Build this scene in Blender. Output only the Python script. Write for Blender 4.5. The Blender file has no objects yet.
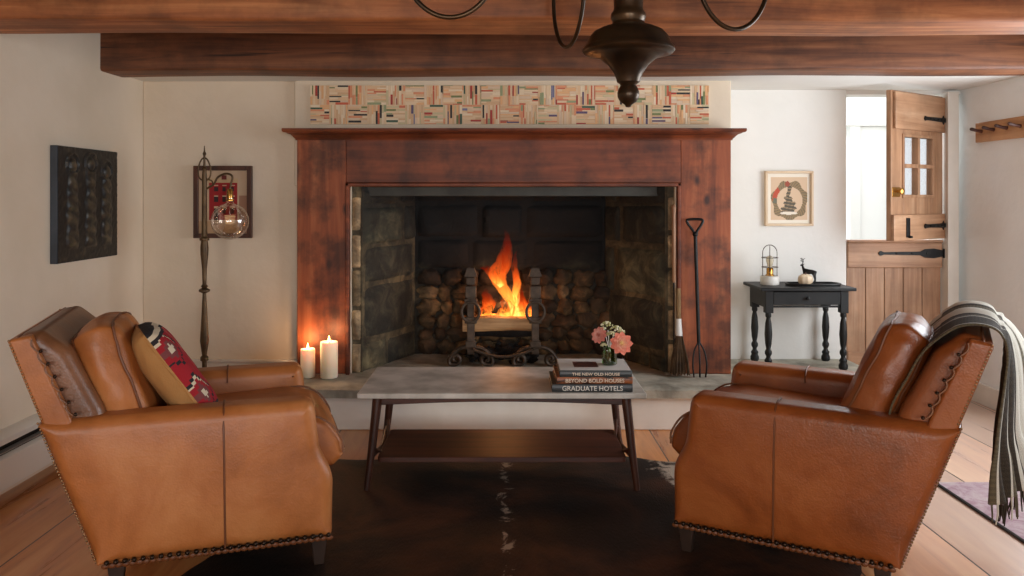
import bpy, math, random
from mathutils import Vector, Matrix, noise
R = random.Random(7)
PI = math.pi
SC = bpy.context.scene
COL = SC.collection

def s(r, g, b):
    f = lambda c: (c/255/12.92) if c/255 <= .04045 else ((c/255+.055)/1.055)**2.4
    return (f(r), f(g), f(b), 1)

# ------------------------------------------------------------------ materials
def nt(name):
    m = bpy.data.materials.new(name); m.use_nodes = True
    t = m.node_tree; t.nodes.clear()
    return m, t
def nd(t, typ, **kw):
    n = t.nodes.new(typ)
    for k, v in kw.items():
        if hasattr(n, k): setattr(n, k, v)
        else: n.inputs[k.replace('_', ' ')].default_value = v
    return n
def coords(t, stretch=(1, 1, 1)):
    tc = nd(t, 'ShaderNodeTexCoord'); mp = nd(t, 'ShaderNodeMapping')
    mp.inputs['Scale'].default_value = stretch
    t.links.new(tc.outputs['Object'], mp.inputs['Vector'])
    return mp.outputs['Vector']
def ramp(t, fac, stops):
    r = nd(t, 'ShaderNodeValToRGB')
    e = r.color_ramp.elements
    while len(e) < len(stops): e.new(.5)
    for i, (p, c) in enumerate(stops):
        e[i].position = p; e[i].color = c
    t.links.new(fac, r.inputs['Fac'])
    return r.outputs['Color']
def mixc(t, fac, a, b, mode='MIX'):
    m = nd(t, 'ShaderNodeMix', data_type='RGBA', blend_type=mode)
    for sock, v in ((m.inputs[0], fac), (m.inputs[6], a), (m.inputs[7], b)):
        if isinstance(v, (float, int, tuple)): sock.default_value = v
        else: t.links.new(v, sock)
    return m.outputs[2]
def math_(t, op, a, b=None, c=None):
    m = nd(t, 'ShaderNodeMath', operation=op)
    for i, v in enumerate((a, b, c)):
        if v is None: continue
        if isinstance(v, (float, int)): m.inputs[i].default_value = v
        else: t.links.new(v, m.inputs[i])
    return m.outputs[0]
def noise_(t, vec, scale, detail=4, rough=.55, dist=0):
    n = nd(t, 'ShaderNodeTexNoise', Scale=scale, Detail=detail, Roughness=rough, Distortion=dist)
    t.links.new(vec, n.inputs['Vector'])
    return n.outputs['Fac']
def finish(t, color, rough=.5, metal=0, bump=None, bstr=.2, bdist=.01, **kw):
    p = nd(t, 'ShaderNodeBsdfPrincipled')
    for k, v in (('Base Color', color), ('Roughness', rough), ('Metallic', metal)):
        if isinstance(v, (float, int, tuple)): p.inputs[k].default_value = v
        else: t.links.new(v, p.inputs[k])
    for k, v in kw.items(): p.inputs[k.replace('_', ' ')].default_value = v
    if bump is not None:
        b = nd(t, 'ShaderNodeBump', Strength=bstr, Distance=bdist)
        t.links.new(bump, b.inputs['Height']); t.links.new(b.outputs[0], p.inputs['Normal'])
    o = nd(t, 'ShaderNodeOutputMaterial')
    t.links.new(p.outputs[0], o.inputs[0])
    return p
def mat(name, c1, c2=None, rough=.5, metal=0, scale=6, stretch=(1, 1, 1), detail=4, bscale=None, bstr=.15, bdist=.004, lo=.35, hi=.65, **kw):
    m, t = nt(name)
    v = coords(t, stretch)
    n = noise_(t, v, scale, detail)
    col = ramp(t, n, [(lo, c1), (hi, c2 or c1)]) if c2 else c1
    b = noise_(t, coords(t), bscale, 3) if bscale else n
    finish(t, col, rough, metal, b, bstr, bdist, **kw)
    return m
def wood(name, dark, mid, light, axis=0, scale=3, rough=.45, knots=0, bstr=.15, blotch=.5, cracks=False):
    m, t = nt(name)
    st = [9, 9, 9]; st[axis] = .55
    v = coords(t, tuple(st))
    n = noise_(t, v, scale, 5, .6, .6)
    col = ramp(t, n, [(.3, dark), (.5, mid), (.72, light)])
    v2 = coords(t)
    bl = noise_(t, v2, 4.2, 5, .62)
    dk = ramp(t, bl, [(.38, (blotch, blotch, blotch, 1)), (.56, (1, 1, 1, 1))])
    col = mixc(t, 1.0, col, dk, 'MULTIPLY')
    if cracks:
        sx_ = [26, 26, 26]; sx_[axis] = .8
        cn = noise_(t, coords(t, tuple(sx_)), 1.0, 3, .5, .3)
        cf = ramp(t, cn, [(.28, (0, 0, 0, 1)), (.33, (1, 1, 1, 1))])
        col = mixc(t, cf, tuple(c*.35 for c in dark[:3])+(1,), col)
    if knots:
        ks = [1.6, 1.6, 1.6]; ks[axis] = .9
        vk = coords(t, tuple(k*knots for k in ks))
        vo = nd(t, 'ShaderNodeTexVoronoi', Scale=2.0); t.links.new(vk, vo.inputs['Vector'])
        f = ramp(t, vo.outputs['Distance'], [(.05, (0, 0, 0, 1)), (.13, (1, 1, 1, 1))])
        col = mixc(t, f, tuple(c*.28 for c in dark[:3])+(1,), col)
    finish(t, col, rough, 0, n, bstr, .003)
    return m
def attrmat(name, rough=.6, bscale=60, bstr=.15, bdist=.003, mul=None, **kw):
    m, t = nt(name)
    a = nd(t, 'ShaderNodeAttribute', attribute_name='col')
    col = a.outputs['Color']
    n = noise_(t, coords(t), bscale, 4)
    if mul:
        n2 = noise_(t, coords(t), mul[0], 5)
        col = mixc(t, 1.0, col, ramp(t, n2, [(.3, (mul[1],)*3+(1,)), (.7, (mul[2],)*3+(1,))]), 'MULTIPLY')
    finish(t, col, rough, 0, n, bstr, bdist, **kw)
    return m
def glass(name, tint=(1, 1, 1, 1), rough=.0, alpha=.12):
    m, t = nt(name)
    tr = nd(t, 'ShaderNodeBsdfTransparent', Color=tint)
    gl = nd(t, 'ShaderNodeBsdfGlossy', Roughness=.03)
    lw = nd(t, 'ShaderNodeLayerWeight', Blend=.35)
    f = math_(t, 'MULTIPLY_ADD', lw.outputs['Facing'], .55, alpha)
    mx = nd(t, 'ShaderNodeMixShader')
    t.links.new(f, mx.inputs[0]); t.links.new(tr.outputs[0], mx.inputs[1]); t.links.new(gl.outputs[0], mx.inputs[2])
    o = nd(t, 'ShaderNodeOutputMaterial'); t.links.new(mx.outputs[0], o.inputs[0])
    return m
def emit(name, color, strength):
    m, t = nt(name)
    e = nd(t, 'ShaderNodeEmission', Color=color, Strength=strength)
    o = nd(t, 'ShaderNodeOutputMaterial'); t.links.new(e.outputs[0], o.inputs[0])
    return m

# ------------------------------------------------------------------ mesh builder
class MB:
    def __init__(self):
        self.v = []; self.f = []; self.c = []; self.M = Matrix.Identity(4); self.col = (1, 1, 1, 1)
    def add(self, vs, fs, col=None, cols=None):
        k = len(self.v)
        self.v += [self.M @ Vector(p) for p in vs]
        for i, f in enumerate(fs):
            self.f.append([a+k for a in f]); self.c.append(cols[i] if cols else (col or self.col))
    def box(self, x0, x1, y0, y1, z0, z1, col=None):
        vs = [(x, y, z) for z in (z0, z1) for y in (y0, y1) for x in (x0, x1)]
        self.add(vs, [(0, 2, 3, 1), (4, 5, 7, 6), (0, 1, 5, 4), (1, 3, 7, 5), (3, 2, 6, 7), (2, 0, 4, 6)], col)
    def tube(self, path, r, n=10, closed=False, caps=True, flat=1.0, col=None):
        P = [Vector(p) for p in path]; m = len(P)
        rs = r if isinstance(r, (list, tuple)) else [r]*m
        T = []
        for i in range(m):
            a = P[(i-1) % m] if (closed or i > 0) else P[i]
            b = P[(i+1) % m] if (closed or i < m-1) else P[i]
            d = (b-a); T.append(d.normalized() if d.length > 1e-9 else Vector((0, 0, 1)))
        up = Vector((0, 0, 1)) if abs(T[0].z) < .9 else Vector((1, 0, 0))
        N = (up - T[0]*up.dot(T[0])).normalized()
        vs = []; fs = []
        for i in range(m):
            N = (N - T[i]*N.dot(T[i])).normalized(); B = T[i].cross(N)
            for j in range(n):
                a = 2*PI*j/n
                vs.append(P[i] + N*math.cos(a)*rs[i] + B*math.sin(a)*rs[i]*flat)
        for i in range(m if closed else m-1):
            for j in range(n):
                a = i*n+j; b = i*n+(j+1) % n; c = ((i+1) % m)*n+(j+1) % n; d = ((i+1) % m)*n+j
                fs.append((a, b, c, d))
        if caps and not closed:
            fs.append(tuple(range(n-1, -1, -1))); fs.append(tuple(range((m-1)*n, m*n)))
        self.add(vs, fs, col)
    def lathe(self, prof, n=24, o=(0, 0, 0), col=None, flute=0, nf=8):
        vs = []; fs = []; m = len(prof)
        for r, z in prof:
            for j in range(n):
                a = 2*PI*j/n; rr = r*(1+flute*math.cos(a*nf))
                vs.append((o[0]+rr*math.cos(a), o[1]+rr*math.sin(a), o[2]+z))
        for i in range(m-1):
            for j in range(n):
                fs.append((i*n+j, i*n+(j+1) % n, (i+1)*n+(j+1) % n, (i+1)*n+j))
        fs.append(tuple(range(n-1, -1, -1))); fs.append(tuple(range((m-1)*n, m*n)))
        self.add(vs, fs, col)
    def ball(self, c, r, n=12, m=8, sc=(1, 1, 1), col=None, jit=0, seed=0):
        vs = []; fs = []
        for i in range(m+1):
            ph = PI*i/m
            for j in range(n):
                a = 2*PI*j/n
                d = Vector((math.sin(ph)*math.cos(a), math.sin(ph)*math.sin(a), math.cos(ph)))
                k = 1 + (jit*noise.noise(d*1.7+Vector((seed*3.1, seed, 0))) if jit else 0)
                vs.append((c[0]+d.x*r*sc[0]*k, c[1]+d.y*r*sc[1]*k, c[2]+d.z*r*sc[2]*k))
        for i in range(m):
            for j in range(n):
                fs.append((i*n+j, (i+1)*n+j, (i+1)*n+(j+1) % n, i*n+(j+1) % n))
        self.add(vs, fs, col)
    def prism(self, pts, h0, h1, mp=lambda a, b, h: (a, b, h), col=None):
        n = len(pts)
        vs = [mp(a, b, h0) for a, b in pts]+[mp(a, b, h1) for a, b in pts]
        fs = [tuple(range(n-1, -1, -1)), tuple(range(n, 2*n))]+[(i, (i+1) % n, n+(i+1) % n, n+i) for i in range(n)]
        self.add(vs, fs, col)
    def puff(self, pts, h0, h1, r, mp, seg=5, bulge=0.0, col=None):
        """outline extruded from h0 to h1 with all rims rounded to radius r"""
        self.wn = True
        n = len(pts); P = [Vector(p) for p in pts]
        A = sum(P[i].x*P[(i+1) % n].y-P[(i+1) % n].x*P[i].y for i in range(n))
        if A < 0: P.reverse()
        N = []
        for i in range(n):
            d = (P[(i+1) % n]-P[(i-1) % n]).normalized(); N.append(Vector((-d.y, d.x)))
        c = sum(P, Vector((0, 0)))/n
        rad_ = []
        for i in range(n):
            a, b_ = P[i]-P[i-1], P[(i+1) % n]-P[i]
            cr = a.x*b_.y-a.y*b_.x; an = math.asin(max(-1, min(1, cr/max(a.length*b_.length, 1e-9))))
            rad_.append(min(r, .85*(a.length+b_.length)/2/an) if an > .02 else r)
        arcl = [0]
        for i in range(n): arcl.append(arcl[-1]+(P[(i+1) % n]-P[i]).length)
        tot = arcl[-1]
        RI = []
        for i in range(n):    # radius grows away from tight corners
            m_ = r
            for j in range(n):
                d = abs(arcl[i]-arcl[j]); d = min(d, tot-d)
                if d < 3*r: m_ = min(m_, rad_[j]+d*.6)
            RI.append(m_)
        rings = []
        def cap(h, sgn):
            out = []
            base = [P[i]+N[i]*RI[i] for i in range(n)]
            for q in (.25, .55, .8, .93):
                out.append(([c+(b-c)*q for b in base], h+sgn*bulge*(1-q*q)))
            return out
        for k in range(seg+1):
            a = PI/2*k/seg
            rings.append(([P[i]+N[i]*RI[i]*(1-math.sin(a)) for i in range(n)], h0+r*(1-math.cos(a))))
        for k in range(seg, -1, -1):
            a = PI/2*k/seg
            rings.append(([P[i]+N[i]*RI[i]*(1-math.sin(a)) for i in range(n)], h1-r*(1-math.cos(a))))
        vs = []; fs = []
        for ring, h in rings: vs += [mp(p.x, p.y, h) for p in ring]
        for k in range(len(rings)-1):
            for i in range(n): fs.append((k*n+i, k*n+(i+1) % n, (k+1)*n+(i+1) % n, (k+1)*n+i))
        from mathutils.geometry import delaunay_2d_cdt, intersect_point_tri_2d
        for base, sgn in ((0, -1), ((len(rings)-1)*n, 1)):
            ring, h = rings[0 if sgn < 0 else -1]
            x0, x1 = min(p.x for p in ring), max(p.x for p in ring); y0, y1 = min(p.y for p in ring), max(p.y for p in ring)
            def inside(q):
                w = False
                for i in range(n):
                    a, b2 = ring[i], ring[(i+1) % n]
                    if (a.y > q.y) != (b2.y > q.y) and q.x < (b2.x-a.x)*(q.y-a.y)/(b2.y-a.y)+a.x: w = not w
                return w
            def dist(q):
                best = 9
                for i in range(n):
                    a, b2 = ring[i], ring[(i+1) % n]; d = b2-a; L2 = d.length_squared
                    tt = max(0, min(1, (q-a).dot(d)/L2)) if L2 > 1e-12 else 0
                    best = min(best, (a+d*tt-q).length)
                return best
            st_ = max(.03, min(x1-x0, y1-y0)/9); ins = []
            yy = y0+st_/2
            while yy < y1:
                xx = x0+st_/2
                while xx < x1:
                    q = Vector((xx, yy))
                    if inside(q) and dist(q) > st_*.45: ins.append(q)
                    xx += st_
                yy += st_
            res = delaunay_2d_cdt(list(ring)+ins, [(i, (i+1) % n) for i in range(n)], [], 1, 1e-6)
            idx = []
            for vv, og in zip(res[0], res[3]):
                og = [k for k in og if k < n]
                if og: idx.append(base+og[0])
                else:
                    q = min(1, dist(vv)/.12); vs.append(mp(vv.x, vv.y, h+sgn*bulge*(1-(1-q)**2))); idx.append(len(vs)-1)
            for f in res[2]:
                g = [idx[k] for k in f]
                if len(set(g)) == len(g): fs.append(tuple(g if sgn > 0 else g[::-1]))
        self.add(vs, fs, col)
    def grid(self, fn, nu, nv, colf=None, closed_u=False):
        vs = [fn(i/nu, j/nv) for j in range(nv+1) for i in range(nu+1)]
        fs = []; cs = []
        for j in range(nv):
            for i in range(nu):
                a = j*(nu+1)+i
                fs.append((a, a+1, a+nu+2, a+nu+1)); cs.append(colf((i+.5)/nu, (j+.5)/nv) if colf else self.col)
        self.add(vs, fs, cols=cs)
    def build(self, name, m, parent=None, smooth=True, bevel=0, seg=2, angle=40, sub=0, mods=()):
        me = bpy.data.meshes.new(name)
        me.from_pydata([tuple(v) for v in self.v], [], self.f)
        ca = me.color_attributes.new('col', 'FLOAT_COLOR', 'CORNER')
        k = 0
        for p, c in zip(me.polygons, self.c):
            for li in p.loop_indices: ca.data[li].color = c
        import bmesh
        bm = bmesh.new(); bm.from_mesh(me); bmesh.ops.recalc_face_normals(bm, faces=bm.faces); bm.to_mesh(me); bm.free()
        if smooth:
            me.shade_smooth(); me.set_sharp_from_angle(angle=math.radians(angle))
        o = bpy.data.objects.new(name, me); COL.objects.link(o)
        for q in (m if isinstance(m, (list, tuple)) else [m]): me.materials.append(q)
        if parent: o.parent = parent
        if getattr(self, 'wn', False):
            q = o.modifiers.new('normals', 'WEIGHTED_NORMAL'); q.keep_sharp = True; q.weight = 60
        if bevel:
            b = o.modifiers.new('bevel', 'BEVEL'); b.width = bevel; b.segments = seg; b.limit_method = 'ANGLE'; b.angle_limit = math.radians(40); b.harden_normals = False
        if sub:
            b = o.modifiers.new('sub', 'SUBSURF'); b.levels = sub; b.render_levels = sub
        return o
def round_poly(pts, rad, k=7, step=.05):
    n = len(pts); out = []
    if not isinstance(rad, (list, tuple)): rad = [rad]*n
    for i in range(n):
        p = Vector(pts[i]); a = Vector(pts[i-1])-p; b = Vector(pts[(i+1) % n])-p
        la, lb = a.length, b.length; a.normalize(); b.normalize()
        ang = a.angle(b); r = rad[i]
        t = min(r/max(math.tan(ang/2), 1e-3), la*.48, lb*.48)
        p0 = p+a*t; p1 = p+b*t
        for j in range(k+1):
            q = j/k; out.append((p0*(1-q)**2+p*2*q*(1-q)+p1*q*q).copy())
    # fill the long straights
    res = []
    for i in range(len(out)):
        a, b = out[i], out[(i+1) % len(out)]
        m = max(1, int((b-a).length/step))
        for j in range(m): res.append(a.lerp(b, j/m))
    return [(p.x, p.y) for p in res]
def arc(cx, cy, r, a0, a1, n): return [(cx+r*math.cos(a0+(a1-a0)*i/n), cy+r*math.sin(a0+(a1-a0)*i/n)) for i in range(n+1)]
def spline(pts, k=8):
    P = [Vector(p) for p in pts]; P = [P[0]*2-P[1]]+P+[P[-1]*2-P[-2]]; out = []
    for i in range(1, len(P)-2):
        a, b, c, d = P[i-1:i+3]
        for j in range(k):
            t = j/k
            out.append(.5*((2*b)+(c-a)*t+(2*a-5*b+4*c-d)*t*t+(3*b-a-3*c+d)*t**3))
    out.append(P[-2]); return out
def empty(name, loc=(0, 0, 0), rz=0, rot=None):
    o = bpy.data.objects.new(name, None); COL.objects.link(o); o.location = loc
    o.rotation_euler = rot or (0, 0, rz); o.empty_display_size = .1
    return o
def tag(o, label=None, cat=None, group=None, kind=None):
    if label: o['label'] = label
    if cat: o['category'] = cat
    if group: o['group'] = group
    if kind: o['kind'] = kind
    return o
def dup(root, loc, rot, label=None, parent=None):
    r = root.copy(); COL.objects.link(r); r.location = loc; r.rotation_euler = rot
    r.parent = parent
    if label: r['label'] = label
    for ch in list(root.children):
        c = ch.copy(); COL.objects.link(c); c.parent = r
        for g in ch.children:
            d = g.copy(); COL.objects.link(d); d.parent = c
    return r
def struct(name, mb, m, parent=None, **kw):
    o = mb.build(name, m, parent, **kw)
    if parent is None: o['kind'] = 'structure'
    return o
def text(name, body, size, m, parent, loc, rot, ext=.0006, align='CENTER', sx=1.0):
    c = bpy.data.curves.new(name, 'FONT'); c.body = body; c.size = size; c.extrude = ext; c.align_x = align; c.align_y = 'CENTER'
    c.resolution_u = 4; c.offset = .0003
    f = bpy.data.objects.new(name, c); COL.objects.link(f); c.materials.append(m)
    bpy.context.view_layer.update()
    me = bpy.data.meshes.new_from_object(f.evaluated_get(bpy.context.evaluated_depsgraph_get()))
    bpy.data.objects.remove(f); bpy.data.curves.remove(c)
    o = bpy.data.objects.new(name, me); COL.objects.link(o)
    o.parent = parent; o.location = loc; o.rotation_euler = rot; o.scale = (sx, 1, 1)
    return o

# ------------------------------------------------------------------ palette
M = {}
M['plaster'] = mat('plaster', s(226, 211, 190), s(217, 201, 178), rough=.9, scale=1.6, bscale=14, bstr=.25, bdist=.01)
M['plaster_cool'] = mat('plaster_cool', s(228, 226, 221), s(220, 218, 212), rough=.88, scale=1.6, bscale=12, bstr=.25, bdist=.012)
M['white_paint'] = mat('white_paint', s(226, 221, 212), s(214, 208, 197), rough=.5, scale=4, bscale=30, bstr=.1)
M['enamel'] = mat('enamel', s(222, 216, 205), rough=.3, bscale=20, bstr=.03)
M['beam'] = wood('beam_wood', s(132, 74, 38), s(172, 104, 58), s(204, 138, 86), 0, 2.2, .6, .5, .5, .62, True)
M['beam2'] = wood('dark_beam_wood', s(82, 44, 23), s(122, 72, 41), s(152, 98, 62), 0, 2.2, .6, .5, .5, .62, True)
M['board'] = wood('ceiling_boards', s(60, 36, 22), s(92, 58, 36), s(120, 80, 50), 1, 2, .7)
M['mahog_v'] = wood('red_pine_upright', s(110, 50, 22), s(150, 76, 38), s(182, 106, 64), 2, 1.6, .55, 1.5, .12, .34)
M['mahog_h'] = wood('red_pine_level', s(84, 36, 16), s(118, 55, 26), s(148, 76, 40), 0, 1.6, .55, 1.1, .12, .42)
M['walnut'] = wood('walnut', s(46, 22, 14), s(74, 36, 22), s(96, 50, 32), 0, 3, .5, 0, .08, .75)
M['walnut_v'] = wood('walnut_legs', s(46, 24, 15), s(72, 38, 24), s(94, 52, 34), 2, 3, .45, 0, .08, .8)
M['oak_v'] = wood('oak_upright', s(136, 98, 70), s(166, 124, 92), s(186, 148, 116), 2, 2.2, .5, .5, .15, .8)
M['oak_h'] = wood('oak_level', s(140, 100, 72), s(172, 130, 98), s(192, 154, 122), 0, 2.2, .5, 0, .15, .8)
M['oak_y'] = wood('oak_rail', s(150, 100, 60), s(182, 132, 88), s(200, 152, 108), 1, 2.2, .5, 0, .15, .85)
M['black_paint'] = mat('black_paint', s(20, 20, 20), s(32, 32, 31), rough=.5, Specular_IOR_Level=.3, scale=9, bscale=30, bstr=.2)
M['iron'] = mat('black_iron', s(22, 22, 22), s(38, 37, 36), rough=.45, metal=.6, scale=12, bscale=60, bstr=.3)
M['rust_iron'] = mat('old_iron', s(60, 48, 38), s(92, 76, 62), rough=.6, metal=.35, scale=18, bscale=60, bstr=.5)
M['bronze'] = mat('dark_bronze', s(50, 40, 30), s(82, 62, 40), rough=.33, metal=.65, scale=7, bscale=40, bstr=.08)
M['brass'] = mat('aged_brass', s(74, 56, 36), s(100, 78, 50), rough=.45, metal=.5, scale=14, bscale=40, bstr=.1)
M['gold'] = mat('brass_bright', s(178, 132, 66), rough=.25, metal=.9)
M['tack'] = mat('tack_metal', s(120, 92, 64), rough=.35, metal=.8)
M['darktack'] = mat('dark_tack', s(50, 36, 26), rough=.35, metal=.7)
M['marble'] = mat('grey_marble', s(176, 172, 162), s(222, 217, 208), rough=.5, scale=7, detail=8, bscale=25, bstr=.05)
M['candle'] = None
M['glass'] = glass('clear_glass')
M['bulb'] = glass('bulb_glass', (1, .95, .88, 1), alpha=.1)
M['green_glass'] = glass('green_glass', (.45, .62, .32, 1), alpha=.1)
M['paper'] = mat('book_paper', s(214, 205, 188), s(190, 180, 160), rough=.8, scale=3, stretch=(1, 1, 160))
M['dark_foot'] = mat('dark_foot', s(40, 26, 18), s(54, 36, 26), rough=.5, scale=9)
M['white'] = mat('soft_white', s(226, 224, 218), rough=.5)

def leather(name, a, b, c, rough=.36):
    m, t = nt(name); v = coords(t)
    n = noise_(t, v, 3.0, 5, .6, .4)
    col = ramp(t, n, [(.3, a), (.5, b), (.72, c)])
    f = nd(t, 'ShaderNodeTexVoronoi', Scale=150.0); t.links.new(v, f.inputs['Vector'])
    w = noise_(t, v, 9, 4, .6, .8)
    h = math_(t, 'MULTIPLY_ADD', w, .9, math_(t, 'MULTIPLY', f.outputs['Distance'], .16))
    rr = math_(t, 'MULTIPLY_ADD', n, .25, rough-.1)
    finish(t, col, rr, 0, h, .22, .012, Specular_IOR_Level=.55)
    return m
M['leather'] = leather('tan_leather', s(146, 84, 38), s(182, 112, 58), s(204, 138, 82), .42)
M['leather2'] = leather('cognac_leather', s(108, 54, 22), s(144, 76, 32), s(166, 96, 46), .33)
M['leather_dark'] = leather('worn_leather', s(98, 62, 38), s(128, 84, 54), s(150, 102, 70), .36)
M['seam'] = mat('leather_seam', s(110, 62, 30), rough=.5)

def floor_mat():
    m, t = nt('pine_floor')
    tc = nd(t, 'ShaderNodeTexCoord'); sp = nd(t, 'ShaderNodeSeparateXYZ'); t.links.new(tc.outputs['Object'], sp.inputs[0])
    x = math_(t, 'DIVIDE', math_(t, 'ADD', sp.outputs[0], 1.775+4.3*1), .43)
    idx = math_(t, 'FLOOR', x); fr = math_(t, 'FRACT', x)
    wn = nd(t, 'ShaderNodeTexWhiteNoise', noise_dimensions='1D'); t.links.new(idx, wn.inputs['W'])
    off = nd(t, 'ShaderNodeCombineXYZ'); t.links.new(math_(t, 'MULTIPLY', sp.outputs[0], 9.0), off.inputs[0])
    t.links.new(math_(t, 'MULTIPLY_ADD', sp.outputs[1], .8, math_(t, 'MULTIPLY', idx, 7.7)), off.inputs[1])
    n = noise_(t, off.outputs[0], 1.6, 5, .6, .7)
    col = ramp(t, n, [(.3, s(176, 102, 50)), (.5, s(214, 142, 80)), (.7, s(232, 172, 112))])
    tone = ramp(t, wn.outputs['Value'], [(0, (.72, .70, .68, 1)), (1, (1.08, 1.05, 1.0, 1))])
    col = mixc(t, 1.0, col, tone, 'MULTIPLY')
    mp = nd(t, 'ShaderNodeMapping'); mp.inputs['Scale'].default_value = (2.2, 1.3, 1); t.links.new(tc.outputs['Object'], mp.inputs[0])
    vo = nd(t, 'ShaderNodeTexVoronoi', Scale=1.3); t.links.new(mp.outputs[0], vo.inputs['Vector'])
    kf = ramp(t, vo.outputs['Distance'], [(.03, (0, 0, 0, 1)), (.075, (1, 1, 1, 1))])
    col = mixc(t, kf, s(78, 40, 20), col)
    seam = math_(t, 'LESS_THAN', math_(t, 'ABSOLUTE', math_(t, 'SUBTRACT', fr, .5)), .492)
    col = mixc(t, seam, s(28, 16, 9), col)
    h = math_(t, 'MULTIPLY_ADD', n, .12, seam)
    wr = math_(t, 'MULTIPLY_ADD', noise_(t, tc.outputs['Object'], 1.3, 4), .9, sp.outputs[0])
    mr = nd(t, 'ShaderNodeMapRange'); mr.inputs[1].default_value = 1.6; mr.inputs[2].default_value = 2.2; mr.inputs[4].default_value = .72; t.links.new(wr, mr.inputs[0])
    glare_col = mixc(t, .35, s(214, 208, 202), col)  # paler boards towards the right wall: daylight glare put into the colour
    col = mixc(t, math_(t, 'MULTIPLY', mr.outputs[0], seam), col, glare_col)
    finish(t, col, math_(t, 'MULTIPLY_ADD', n, .2, .2), 0, h, .4, .004, Coat_Weight=.4, Coat_Roughness=.3)
    return m
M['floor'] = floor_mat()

def stone_mat(name, soot):
    """stone with per-stone tint; soot = (z0, z1): clean below z0 to fully sooted above z1"""
    m, t = nt(name)
    a = nd(t, 'ShaderNodeAttribute', attribute_name='col')
    v = coords(t)
    n = noise_(t, v, 7, 7, .65, .5)
    col = mixc(t, 1.0, a.outputs['Color'], ramp(t, n, [(.3, (.18, .17, .15, 1)), (.5, (.7, .66, .56, 1)), (.66, (1.9, 1.75, 1.4, 1))]), 'MULTIPLY')
    if soot:
        sp = nd(t, 'ShaderNodeSeparateXYZ'); t.links.new(v, sp.inputs[0])
        big = noise_(t, v, 3.5, 4, .6)
        zz = math_(t, 'MULTIPLY_ADD', big, .9, sp.outputs[2])
        mr = nd(t, 'ShaderNodeMapRange'); mr.inputs[1].default_value = soot[0]+.45; mr.inputs[2].default_value = soot[1]+.45
        t.links.new(zz, mr.inputs[0])
        col = mixc(t, mr.outputs[0], col, s(8, 7, 7))
    finish(t, col, .85, 0, n, .8, .02)
    return m
M['stone_side'] = stone_mat('firebox_side_stone', (.55, 1.25))
M['stone_back'] = stone_mat('firebox_back_stone', (.38, .66))
M['stone_jamb'] = stone_mat('jamb_stone', None)

# ================================================================== SETTING
XL, XR, YB, YBR, YR = -2.2, 3.0, 4.86, 5.25, -2.6
ZC, ZLOW = 2.28, 1.99
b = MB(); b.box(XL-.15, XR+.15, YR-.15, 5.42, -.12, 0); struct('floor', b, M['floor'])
b = MB(); b.box(XL-.15, XL, YR-.15, YB+.15, -.05, ZC); struct('wall_left', b, M['plaster'])
b = MB()
b.box(XL, -1.24, YB, YB+.2, 0, ZC)
b.box(-1.272, 1.366, 4.83, YB+.2, 1.365, ZC)          # breast above the fireplace opening
b.box(-1.24, -.93, 4.83, YB+.2, 0, 1.365); b.box(1.026, 1.352, 4.83, 5.4, 0, 1.365)
b.box(1.026, 1.352, YB+.2, 5.4, 1.365, ZC)
struct('wall_back', b, M['plaster'], bevel=.006)
b = MB(); b.box(1.352, 2.243, YBR, YBR+.17, 0, ZC); struct('wall_entry', b, M['plaster_cool'], bevel=.012, seg=3)
b = MB(); b.box(2.243, XR, YBR+.02, YBR+.17, 1.975, ZC); struct('wall_over_door', b, M['plaster_cool'])
b = MB()   # right wall with its window opening further forward in the room
wy0, wy1, wz0, wz1 = 2.5, 4.5, .62, 1.9
b.box(XR, XR+.15, YR-.15, wy0, -.05, ZC); b.box(XR, XR+.15, wy1, 5.42, -.05, ZC)
b.box(XR, XR+.15, wy0, wy1, -.05, wz0); b.box(XR, XR+.15, wy0, wy1, wz1, ZC)
struct('wall_right', b, mat('daylit_plaster', s(238, 240, 240), s(230, 232, 232), rough=.85, scale=1.6, bscale=12, bstr=.25, bdist=.012))  # brighter, cooler copy of the plaster; daylight on this wall is painted in
b = MB()   # rear wall with two windows
rz0, rz1 = .75, 1.95
for x0, x1 in ((XL, -1.6), (-.3, .6), (1.9, XR)): b.box(x0, x1, YR-.15, YR, 0, ZC)
for x0, x1 in ((-1.6, -.3), (.6, 1.9)):
    b.box(x0, x1, YR-.15, YR, 0, rz0); b.box(x0, x1, YR-.15, YR, rz1, ZC)
struct('wall_rear', b, M['plaster'])
def win(name, axis, c, a0, a1, z0, z1, nx, nz):
    b = MB(); w = .05
    def bar(p0, p1, q0, q1):
        if axis == 'x': b.box(c-.03, c+.03, p0, p1, q0, q1)
        else: b.box(p0, p1, c-.03, c+.03, q0, q1)
    bar(a0, a0+w, z0, z1); bar(a1-w, a1, z0, z1); bar(a0, a1, z0, z0+w); bar(a0, a1, z1-w, z1)
    for i in range(1, nx): x = a0+(a1-a0)*i/nx; bar(x-.012, x+.012, z0, z1)
    for i in range(1, nz): z = z0+(z1-z0)*i/nz; bar(a0, a1, z-.012, z+.012)
    struct(name, b, M['white_paint'])
win('window_1', 'x', XR+.08, wy0, wy1, wz0, wz1, 6, 4)
win('window_2', 'y', YR-.08, -1.6, -.3, rz0, rz1, 4, 4)
win('window_3', 'y', YR-.08, .6, 1.9, rz0, rz1, 4, 4)
b = MB(); b.box(XL-.15, XR+.15, YR-.15, 4.5, ZC, ZC+.1); struct('ceiling', b, M['board'])
b = MB(); b.box(XL, XR, 4.5, YB+.6, ZLOW+.012, ZC+.1); 
struct('ceiling_low', b, M['plaster_cool'])

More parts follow.
